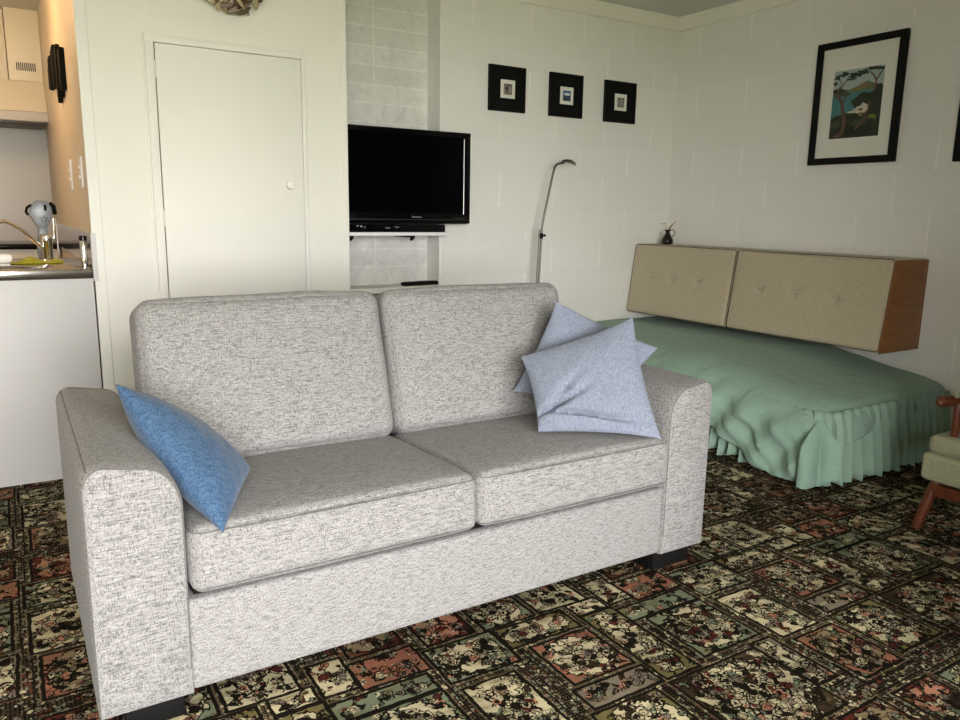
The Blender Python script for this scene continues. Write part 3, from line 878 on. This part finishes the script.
for (cx, cy, ang, ln, lb) in ((-1.955, .02, .10, .17, 'black remote control nearer the brick on the recess ledge, left of the two'), (-1.865, .035, -.12, .13, 'black remote control on the recess ledge, right of the two')):
    r = thing('remote_control', lb, 'remote control', (cx, cy, .7475), ang, 'remote controls on the ledge')
    bm = bmesh.new(); box(bm, (-ln / 2, -.022, 0), (ln / 2, .022, .020), .006, 3)
    o = obj('body', bm, MT['black_matt']); o.parent = r
    bm = bmesh.new()
    for i in range(7):
        for j in range(3): box(bm, (-ln / 2 + .016 + i * ln * .12, -.014 + j * .011, .0195), (-ln / 2 + .024 + i * ln * .12, -.008 + j * .011, .0218), .0006)
    o = obj('button', bm, plain('rubber_grey', (.08, .08, .08), .8)); o.parent = r

# ------------------------------------------------------------------ framed pictures
def small_frame(xa, xb, za, zb, lb, art):
    f = thing('picture_frame', lb, 'picture', ((xa + xb) / 2, 0, za), 0, 'small framed cards in a row')
    fw = .010; y = -.020
    bm = bmesh.new()
    for (a, b, c, d) in ((xa, za, xb, za + fw), (xa, zb - fw, xb, zb), (xa, za + fw * .9, xa + fw, zb - fw * .9), (xb - fw, za + fw * .9, xb, zb - fw * .9)):
        box(bm, (a, y, b), (c, -.001, d), .002)
    rel(obj('frame', bm, MT['black_frame']), f)
    bm = bmesh.new(); box(bm, (xa + fw - .002, -.014, za + fw - .002), (xb - fw + .002, -.006, zb - fw + .002))
    rel(obj('black_mat', bm, MT['black_matt']), f)
    cx, cz = (xa + xb) / 2 + .002, (za + zb) / 2
    bm = bmesh.new(); box(bm, (cx - .05, -.0165, cz - .052), (cx + .05, -.0145, cz + .05))
    rel(obj('card', bm, MT['card'], label='small white card'), f)
    bm = bmesh.new(); box(bm, (cx - .029, -.0175, cz - .032), (cx + .029, -.0166, cz + .028))
    art_m = art
    rel(obj('print', bm, art_m, label='tiny printed picture'), f)
def art_mat(name, stops, sc, wave=False):
    g = NG(name, .7)
    v = g.noise(sc, det=4, rough=.6, dist=1.5)
    g.set('Base Color', g.ramp(v, stops, 'CONSTANT')); return g.m
a1 = art_mat('tiny_print_brown', [(0, lin(40, 40, 48)), (.44, lin(120, 104, 96)), (.52, lin(164, 150, 140)), (.6, lin(74, 76, 92))], 60)
a2 = NG('tiny_print_blue', .7)
X_, Y_, Z_ = a2.sep()
bl = a2.M('ADD', a2.M('POWER', a2.M('DIVIDE', a2.M('ADD', X_, .931), .024), 2), a2.M('POWER', a2.M('DIVIDE', a2.M('SUBTRACT', Z_, 1.887), .009), 2))
sky = a2.mix(a2.M('GREATER_THAN', Z_, 1.885), lin(30, 50, 74), lin(48, 96, 140))
a2.set('Base Color', a2.mix(a2.M('LESS_THAN', a2.M('ADD', bl, a2.noise(90, det=2)), 1.4), sky, lin(206, 216, 220)))
a3 = art_mat('tiny_print_green', [(0, lin(60, 66, 66)), (.45, lin(150, 156, 146)), (.53, lin(92, 100, 92)), (.6, lin(186, 188, 176))], 55)
small_frame(-1.496, -1.240, 1.751, 2.006, 'small square black frame with a brown print, leftmost of the three', a1)
small_frame(-1.061, -.806, 1.752, 2.007, 'small square black frame with a blue and white print, middle of the three', a2.m)
small_frame(-.627, -.364, 1.750, 2.004, 'small square black frame with a grey green print, rightmost of the three', a3)

pf = thing('picture_frame', 'large black framed landscape print of trees over a bay, on the right wall', 'picture', (0, -1.33, 1.455))
ya, yb, za, zb = -1.594, -1.093, 1.456, 2.101
fw = .035
bm = bmesh.new()
for (a, b, c, d) in ((ya, za, yb, za + fw), (ya, zb - fw, yb, zb), (ya, za + fw * .95, ya + fw, zb - fw * .95), (yb - fw, za + fw * .95, yb, zb - fw * .95)):
    box(bm, (-.030, a, b), (-.001, c, d), .002)
rel(obj('frame', bm, MT['black_frame']), pf)
bm = bmesh.new(); box(bm, (-.016, ya + fw - .003, za + fw - .003), (-.006, yb - fw + .003, zb - fw + .003))
rel(obj('mat_board', bm, MT['mat_board'], label='white mat board'), pf)
# print: u to the right (towards -y), v up
cols = [lin(158, 172, 168), lin(96, 104, 70), lin(64, 116, 120), lin(34, 42, 26), lin(92, 66, 52), lin(196, 190, 172), lin(110, 114, 40), lin(124, 104, 70), lin(22, 28, 20), lin(60, 66, 44)]
pm = []
for i, c in enumerate(cols):
    g = NG('print_ink_%s' % ['sky', 'hill', 'water', 'foliage', 'bark', 'pale', 'moss', 'ochre', 'shade', 'leaf'][i], .5)
    g.set('Base Color', g.mix(g.noise(70, det=3, dist=.8), tuple(q * .72 for q in c), tuple(min(1, q * 1.25) for q in c))); pm.append(g.m)
pu0, pu1, pv0, pv1 = -1.205, -1.490, 1.592, 1.946
bm = bmesh.new()
def W(u, v, lay): return (-.0165 - .0005 * lay, pu0 + (pu1 - pu0) * u, pv0 + (pv1 - pv0) * v)
PC = [0]
def poly(pts, mi, lay):
    PC[0] += 1; lay = PC[0] * .12
    pts = [(min(1, max(0, a)), min(1, max(0, b))) for a, b in pts]
    f = bm.faces.new([bm.verts.new(W(a, b, lay)) for a, b in pts]); f.material_index = mi
def blob(cu, cv, ru, rv, mi, lay, n=22, jag=.25, seed=0):
    pts = []
    for k in range(n):
        a = 2 * PI * k / n; r = 1 + jag * noise.noise(Vector((math.cos(a) * 2.5 + seed, math.sin(a) * 2.5, seed * 3.7)))* 2
        pts.append((cu + ru * r * math.cos(a), cv + rv * r * math.sin(a)))
    poly(pts, mi, lay)
def limb(P, w0, w1, mi, lay):
    L = []; R = []
    for i, (a, b) in enumerate(P):
        j = min(i + 1, len(P) - 1); k = max(i - 1, 0)
        dx, dy = P[j][0] - P[k][0], P[j][1] - P[k][1]; l = math.hypot(dx, dy) or 1
        w = w0 + (w1 - w0) * i / (len(P) - 1)
        L.append((a - dy / l * w, b + dx / l * w)); R.append((a + dy / l * w, b - dx / l * w))
    for i in range(len(P) - 1): poly([L[i], L[i + 1], R[i + 1], R[i]], mi, lay)
poly([(0, 0), (1, 0), (1, 1), (0, 1)], 0, 0)
poly([(0, .68), (.15, .73), (.35, .71), (.55, .76), (.68, .81), (.82, .76), (1, .72), (1, .55), (0, .55)], 1, 1)
poly([(.3, .70), (.5, .73), (.66, .79), (.78, .74), (.6, .69)], 7, 2)
poly([(0, .30), (0, .66), (.2, .68), (.5, .665), (.8, .69), (.85, .60), (.7, .5), (.45, .42), (.4, .3)], 2, 2)
poly([(0, 0), (1, 0), (1, .52), (.8, .5), (.6, .36), (.3, .36), (.1, .34), (0, .30)], 3, 3)
blob(.66, .52, .26, .115, 3, 4, jag=.15, seed=2); blob(.85, .50, .2, .13, 3, 4, seed=5); blob(.93, .66, .12, .08, 3, 4, seed=3)
blob(.12, .70, .17, .045, 3, 5, jag=.4, seed=4); blob(.22, .65, .16, .03, 9, 5, jag=.4, seed=14)
blob(.45, .12, .35, .10, 8, 5, seed=9); blob(.85, .28, .13, .035, 6, 6, jag=.5, seed=1); blob(.12, .2, .1, .06, 9, 5, seed=8); blob(.6, .2, .14, .05, 9, 6, jag=.4, seed=18)
limb([(.10, 0), (.26, .08), (.30, .22), (.25, .38), (.21, .52), (.15, .60), (.05, .66)], .045, .022, 4, 7)
limb([(.21, .52), (.27, .60), (.26, .66)], .022, .018, 4, 7)
limb([(.08, .60), (.12, .74), (.18, .80), (.10, .90)], .015, .006, 4, 7); limb([(.14, .73), (.26, .84), (.30, .90)], .012, .005, 4, 7)
limb([(.52, .12), (.68, .24), (.75, .40), (.77, .50)], .022, .026, 4, 7)
limb([(.86, .80), (.79, .88), (.72, .93)], .018, .006, 4, 7); limb([(.85, .66), (.86, .80), (.95, .92)], .022, .006, 4, 7); limb([(.9, .84), (.99, .96)], .012, .006, 4, 7)
for (a, b, c, d, s) in ((.08, .90, .09, .035, 1), (.22, .94, .12, .03, 2), (.42, .91, .14, .035, 3), (.38, .86, .10, .025, 8), (.62, .94, .12, .03, 4), (.76, .97, .12, .025, 5), (.93, .95, .07, .03, 6), (.04, .82, .05, .03, 7)):
    blob(a, b, c, d, 3, 6, jag=.5, seed=s)
blob(.60, .395, .12, .055, 5, 8, jag=.2, seed=3); blob(.66, .43, .07, .06, 5, 8, jag=.2, seed=6); blob(.46, .375, .11, .018, 5, 8, jag=.2, seed=7); blob(.62, .33, .05, .03, 7, 8, seed=2)
blob(.60, .40, .05, .015, 4, 9, jag=.3, seed=5)
rel(obj('print', bm, pm, smooth=False, label='printed bay landscape with trees'), pf)

p2 = thing('picture_frame', 'dark framed picture at the far right wall edge, mostly out of view', 'picture', (0, -2.13, 1.44))
ya, yb, za, zb = -2.40, -1.888, 1.441, 2.086
bm = bmesh.new()
for (a, b, c, d) in ((ya, za, yb, za + fw), (ya, zb - fw, yb, zb), (ya, za + fw * .95, ya + fw, zb - fw * .95), (yb - fw, za + fw * .95, yb, zb - fw * .95)):
    box(bm, (-.030, a, b), (-.001, c, d), .002)
rel(obj('frame', bm, MT['black_frame']), p2)
bm = bmesh.new(); box(bm, (-.016, ya + fw - .003, za + fw - .003), (-.006, yb - fw + .003, zb - fw + .003))
rel(obj('mat_board', bm, MT['mat_board']), p2)

# ------------------------------------------------------------------ driftwood wreath
wc = Vector((-3.035, YB - .035, 2.160))
wr = thing('wreath', 'round wreath of driftwood pieces and shells above the cupboard door', 'wreath', wc)
bm = bmesh.new(); tube(bm, [(.125 * math.cos(2 * PI * k / 32), .018, .125 * math.sin(2 * PI * k / 32)) for k in range(32)], .018, 8, closed=True)
o = obj('ring', bm, MT['drywood_dark']); o.parent = wr
rw = random.Random(5)
wm = [MT['drywood'], MT['drywood_dark'], MT['drywood_grey'], MT['shell'], MT['drywood']]
for k in range(96):
    a = 2 * PI * k / 96 + rw.uniform(-.05, .05); R_ = rw.uniform(.095, .162)
    c = Vector((R_ * math.cos(a), rw.uniform(-.030, .004), R_ * math.sin(a)))
    d = Vector((rw.uniform(-1, 1), rw.uniform(-.25, .25), rw.uniform(-1, 1))).normalized()
    L_ = rw.uniform(.020, .042); w_ = rw.uniform(.008, .014)
    side = d.cross(Vector((0, 1, 0))).normalized() * rw.uniform(-.008, .008)
    bm = bmesh.new()
    tube(bm, [c - d * L_, c - d * L_ * .4 + side, c + d * L_ * .4 + side, c + d * L_], [w_ * .35, w_, w_ * .9, w_ * .25], 7)
    for v in bm.verts: v.co += .0015 * noise.noise_vector(v.co * 120)
    o = obj('driftwood_piece', bm, wm[rw.randrange(5)]); o.parent = wr

# ------------------------------------------------------------------ armchair (right edge)
ch = thing('armchair', 'low wooden armchair with sage green cushions at the right edge beside the bed', 'armchair', (-.78, -2.78, 0))
cy0, cy1 = -2.465, -3.09
def seatblk(name, lo, hi, r, crown, m, rot=None, lb=None):
    sz = [hi[i] - lo[i] for i in range(3)]
    bm = soft_box(sz, r, crown, 8, .002, seed=lo[2])
    o = obj(name, bm, m, label=lb); o.parent = ch; o.location = Vector([(hi[i] + lo[i]) / 2 for i in range(3)]) - ch.location
    if rot: o.rotation_euler = rot
    return o
seatblk('seat_cushion', (-1.055, cy1, .300), (-.48, cy0, .372), .028, (0, .005, .010), MT['sage_uph'])
seatblk('seat_base', (-1.065, cy1, .196), (-.48, cy0 + .012, .302), .020, (0, 0, 0), MT['sage_uph'])
seatblk('backrest', (-.52, cy1, .36), (-.39, cy0, .82), .05, (.015, 0, 0), MT['sage_uph'], (0, math.radians(12), 0))
for y, s in ((cy0 - .02, 1), (cy1 + .02, -1)):
    bm = bmesh.new(); tube(bm, [(-1.055, y + .02 * s, .0), (-1.045, y, .10), (-1.02, y - .02 * s, .20)], [.017, .020, .022], 10)
    rel(obj('leg', bm, MT['wood_dark']), ch)
    bm = bmesh.new(); tube(bm, [(-.36, y, 0), (-.42, y, .2), (-.47, y, .36)], [.016, .020, .02], 10)
    rel(obj('leg', bm, MT['wood_dark']), ch)
    bm = bmesh.new(); tube(bm, [(-1.00, y - .045 * s, .34), (-1.015, y - .055 * s, .42), (-1.01, y - .05 * s, .50)], .014, 10)
    rel(obj('arm_post', bm, MT['wood_dark']), ch)
    bm = bmesh.new()
    tube(bm, [(-1.075, y - .01 * s, .498), (-1.06, y - .015 * s, .505), (-1.0, y - .035 * s, .508), (-.9, y - .05 * s, .495), (-.7, y - .05 * s, .47), (-.45, y - .03 * s, .455)], [.012, .022, .020, .018, .018, .016], 12)
    rel(obj('arm', bm, MT['wood_dark']), ch)
    bm = bmesh.new()
    tube(bm, [(-1.02, y - .04 * s, .525), (-.95, y - .05 * s, .532), (-.85, y - .055 * s, .522), (-.6, y - .05 * s, .490)], [.008, .016, .018, .012], 10)
    rel(obj('arm_pad', bm, MT['sage_uph'], label='sage green pad on the armrest'), ch)
bm = bmesh.new(); box(bm, (-1.05, cy1 + .02, .140), (-1.02, cy0 - .03, .185), .005)
rel(obj('front_rail', bm, MT['wood_dark']), ch)
bm = bmesh.new(); box(bm, (-.47, cy1 + .02, .14), (-.44, cy0 - .03, .19), .005)
rel(obj('rear_rail', bm, MT['wood_dark']), ch)

# ------------------------------------------------------------------ kitchen
kb = thing('kitchen_bench', 'white fronted kitchen sink bench with stainless steel top at the left', 'kitchen bench', (-4.6, 0, 0))
bm = bmesh.new(); box(bm, (-6.0, YB, .0), (XK - .014, YB + .018, .864), .001); box(bm, (-6.0, YB + .018, 0), (XK - .014, .48, .864))
rel(obj('front_panel', bm, MT['white_laminate']), kb)
bm = bmesh.new(); box(bm, (-6.0, YB - .012, .866), (XK - .014, .52, .906), .003)
rel(obj('benchtop', bm, MT['steel'], label='stainless steel benchtop'), kb)
tap = thing('kitchen_tap', 'chrome mixer tap with a long angled spout on the steel bench', 'tap', (-3.786, .24, .906))
bm = bmesh.new(); lathe(bm, [(.028, 0), (.030, .006), (.025, .010), (.025, .085), (.027, .088), (.027, .118), (.019, .128), (.006, .131)], n=28)
o = obj('body', bm, MT['chrome']); o.parent = tap
bm = bmesh.new(); tube(bm, [(-.015, -.01, .060), (-.05, -.03, .098), (-.10, -.06, .150), (-.135, -.08, .176), (-.165, -.10, .188), (-.19, -.115, .182), (-.193, -.117, .170)], .0085, 12)
o = obj('spout', bm, MT['chrome']); o.parent = tap
bm = bmesh.new(); tube(bm, [(.016, 0, .10), (.034, .0, .112), (.036, .0, .20)], .005, 10); tube(bm, [(.028, .004, .0), (.046, .004, .0), (.047, .004, .195)], .0035, 8)
o = obj('lever', bm, MT['chrome']); o.parent = tap
# cloth
bm = bmesh.new(); bmesh.ops.create_grid(bm, x_segments=40, y_segments=20, size=1)
for v in bm.verts:
    u, w = v.co.x, v.co.y
    b = .022 * math.exp(-((u + .25) / .38) ** 2) + .013 * math.exp(-((u - .75) / .22) ** 2) + .006
    z = b * max(0, 1 - w * w) ** .5 + .004 * noise.noise(Vector((u * 5, w * 5, 0)))
    v.co = Vector((u * .105, w * .045 * (1 + .25 * math.sin(u * 4)) + .01 * math.sin(u * 3), max(.001, z)))
o = obj('dish_cloth', bm, MT['cloth_yellow']); o.location = (-3.835, .10, .907)
md = o.modifiers.new('thick', 'SOLIDIFY'); md.thickness = .002; md.offset = 1
tag(o, 'crumpled yellow green dish cloth lying on the steel bench', 'cloth')
bm = bmesh.new()
pr = [(-.16, -.06), (.055, -.06), (.06, -.055), (.06, .055), (.055, .06), (-.16, .06)]
prism(bm, pr, lambda a, b, t: (a, b, t), (0, .004), .001)
for (a, b, c, d) in ((-.16, -.06, .06, -.054), (-.16, .054, .06, .06), (.054, -.055, .06, .055), (-.16, -.055, -.154, .055)): box(bm, (a, b, .003), (c, d, .034), .002)
o = obj('dish_tray', bm, MT['white_plastic']); o.location = (-3.992, .235, .907)
tag(o, 'low white plastic tray on the steel bench under the tap spout', 'tray')
sd = thing('soap_dispenser', 'slim upright chrome and black cylinder at the end of the steel bench', 'dispenser', (XK - .036, -.232, .906))
bm = bmesh.new(); lathe(bm, [(.014, 0), (.015, .004), (.015, .11), (.012, .118)], n=20); o = obj('body', bm, MT['chrome']); o.parent = sd
bm = bmesh.new(); lathe(bm, [(.0155, .116), (.0155, .132), (.012, .136)], n=20); o = obj('cap', bm, MT['black_gloss'], label='black cap'); o.parent = sd
# angular grey appliance
ap = thing('kitchen_gadget', 'angular grey and black countertop gadget behind the chrome tap', 'appliance', (-3.795, .42, .906))
bm = bmesh.new()
hexp = [(-.050, .215), (-.038, .262), (-.012, .284), (.028, .282), (.046, .262), (.050, .205), (.020, .150), (-.018, .158)]
prism(bm, hexp, lambda a, b, t: (a, t, b), (-.035, .05), .008)
o = obj('housing', bm, MT['appliance']); o.parent = ap
bm = bmesh.new()
prism(bm, [(-.022, 0), (.03, 0), (.038, .03), (.022, .16), (-.012, .165), (-.028, .03)], lambda a, b, t: (a, t, b), (-.02, .04), .006)
o = obj('stand', bm, MT['appliance']); o.parent = ap
bm = bmesh.new()
tube(bm, [(-.036, -.036, .262), (-.054, -.036, .250), (-.060, -.034, .228), (-.052, -.03, .214)], .006, 8)
tube(bm, [(.044, -.03, .270), (.058, -.02, .258), (.062, -.01, .22)], .010, 8)
box(bm, (.016, -.0365, .236), (.028, -.034, .264), .001)
o = obj('grip', bm, MT['black_matt'], label='black side grips'); o.parent = ap
bm = bmesh.new()
for (a, b) in ((-.004, .196), (.008, .200), (.020, .195), (.002, .184), (.015, .184)): box(bm, (a, -.0365, b), (a + .006, -.034, b + .006), .001)
o = obj('button', bm, MT['black_matt'], label='cluster of small black buttons'); o.parent = ap
# range hood and chase at the far end
rh = thing('range_hood', 'cream range hood with slotted vent at the far end of the kitchen', 'range hood', (-4.1, 2.4, 1.70))
bm = bmesh.new(); box(bm, (-3.836, 2.245, 1.985), (XK - .006, 2.598, CZ - .001), .003)
rel(obj('chase', bm, MT['kitchen_trim']), rh)
bm = bmesh.new(); box(bm, (-4.6, 2.32, 1.985), (-3.84, 2.598, CZ - .001), .003)
rel(obj('side_cupboard', bm, MT['kitchen_trim']), rh)
bm = bmesh.new()
prism(bm, [(2.598, 1.74), (2.10, 1.775), (2.245, 1.984), (2.598, 1.984)], lambda a, b, t: (t, a, b), (-4.6, XK - .006), .002)
rel(obj('hood_canopy', bm, MT['kitchen_trim']), rh)
bm = bmesh.new(); box(bm, (-4.6, 2.09, 1.712), (XK - .006, 2.598, 1.772), .003)
rel(obj('lip', bm, MT['white_laminate'], label='pale lower lip'), rh)
bm = bmesh.new(); box(bm, (-4.58, 2.11, 1.700), (XK - .02, 2.58, 1.713), .002)
rel(obj('filter', bm, plain('hood_filter', (.12, .11, .10), .4, metal=.5), label='dark underside filter'), rh)
bm = bmesh.new()
for k in range(10): box(bm, (-3.790 + k * .0118, 2.241, 2.048), (-3.7845 + k * .0118, 2.2455, 2.100), .0005)
rel(obj('vent_slot', bm, MT['gap'], label='row of dark vent slots'), rh)
# far bench with dark edge
fb = thing('kitchen_counter', 'far kitchen counter with a dark front edge below the hood', 'counter', (-4.6, 2.3, 0))
bm = bmesh.new(); box(bm, (-6.0, 1.98, 0), (XK - .01, 2.59, .88)); rel(obj('cabinet', bm, MT['kitchen_trim']), fb)
bm = bmesh.new(); box(bm, (-6.0, 1.95, .882), (XK - .01, 2.59, .915), .003); rel(obj('worktop', bm, MT['black_gloss'], label='black worktop edge'), fb)
# wall ornament
orn = thing('wall_ornament', 'black fan shaped slatted ornament on the orange kitchen wall', 'wall ornament', (XK, .75, 1.85))
for (yc, w_, zl, zh, dpt) in ((.43, .11, 1.715, 1.905, .024), (.56, .10, 1.700, 1.930, .030), (.70, .10, 1.690, 1.965, .020), (.85, .12, 1.78, 1.985, .026), (1.02, .13, 1.80, 1.995, .020), (1.20, .13, 1.815, 1.985, .024), (1.36, .12, 1.84, 1.965, .018)):
    bm = bmesh.new(); box(bm, (XK - .004 - dpt, yc - w_ / 2, zl), (XK - .004, yc + w_ / 2, zh), .004)
    rel(obj('slat', bm, MT['black_matt']), orn)
for (ya_, yb_, za_, zb_, lb) in ((-.115, -.025, 1.245, 1.378, 'white double light switch plate nearest the corner batten'), (.47, .55, 1.247, 1.392, 'white light switch plate further along the orange wall')):
    s = thing('light_switch', lb, 'light switch', (XK, (ya_ + yb_) / 2, za_), 0, 'switch plates on the kitchen wall')
    bm = bmesh.new(); box(bm, (XK - .014, ya_, za_), (XK - .004, yb_, zb_), .003); rel(obj('plate', bm, MT['white_plastic']), s)
    for f in (.35, .65):
        zz = za_ + (zb_ - za_) * f; bm = bmesh.new(); box(bm, (XK - .020, (ya_ + yb_) / 2 - .008, zz - .008), (XK - .013, (ya_ + yb_) / 2 + .008, zz + .008), .002)
        rel(obj('rocker', bm, MT['white_plastic']), s)
# ceiling light of the kitchen (above the frame)
cl = thing('ceiling_light', 'round frosted warm ceiling light in the kitchen', 'ceiling light', (-4.25, .75, CZ))
bm = bmesh.new(); lathe(bm, [(.13, -.02), (.14, -.012), (.14, 0)], n=32); o = obj('rim', bm, MT['white_plastic']); o.parent = cl
g = NG('frosted_glow', .4); g.set('Base Color', (1, .8, .55)); g.set('Emission Color', (1, .62, .30)); g.set('Emission Strength', 4)
bm = bmesh.new(); lathe(bm, [(.02, -.075), (.08, -.065), (.12, -.035), (.128, -.02)], n=32); o = obj('diffuser', bm, g.m); o.parent = cl

# ------------------------------------------------------------------ light
def light(name, ty, loc, energy, color, **k):
    l = bpy.data.lights.new(name, ty); l.energy = energy; l.color = color
    for a, b in k.items(): setattr(l, a, b)
    o = bpy.data.objects.new(name, l); COL.objects.link(o); o.location = loc; return o
o = light('kitchen_bulb', 'POINT', (-4.25, .75, 2.20), 16, (1, .60, .28), shadow_soft_size=.12)
o = light('window_portal', 'AREA', ((WX0 + WX1) / 2, WY - .03, (WZ0 + WZ1) / 2), 1, (1, 1, 1), shape='RECTANGLE', size=WX1 - WX0, size_y=WZ1 - WZ0)
o.rotation_euler = (PI / 2, 0, 0); o.data.cycles.is_portal = True
w = bpy.data.worlds.new('overcast'); bpy.context.scene.world = w; w.use_nodes = True
bg = w.node_tree.nodes['Background']; bg.inputs[0].default_value = (1.0, .98, .96, 1); bg.inputs[1].default_value = 18.0

# ------------------------------------------------------------------ camera
yaw, pitch, roll, fpx = 0.553105751, -0.190006049, 0.0155040297, 764.560848
f = Vector((math.sin(yaw) * math.cos(pitch), math.cos(yaw) * math.cos(pitch), math.sin(pitch)))
r = f.cross(Vector((0, 0, 1))).normalized(); u = r.cross(f)
r2 = r * math.cos(roll) + u * math.sin(roll); u2 = -r * math.sin(roll) + u * math.cos(roll)
cam = bpy.data.cameras.new('camera'); co = bpy.data.objects.new('camera', cam); COL.objects.link(co)
cam.sensor_fit = 'HORIZONTAL'; cam.sensor_width = 36; cam.lens = fpx / 960 * 36; cam.clip_start = .05
mat = Matrix((r2, u2, -f)).transposed().to_4x4(); mat.translation = (-3.95178125, -3.94031389, 1.16283956)
co.matrix_world = mat
sc = bpy.context.scene; sc.camera = co
sc.view_settings.view_transform = 'Standard'; sc.view_settings.look = 'None'
sc.view_settings.gamma = 1; sc.view_settings.exposure = 0.45; sc.view_settings.use_curve_mapping = False
sc.cycles.max_bounces = 8; sc.cycles.diffuse_bounces = 5; sc.cycles.sample_clamp_indirect = 6
try: sc.cycles.use_denoising = True
except Exception: pass
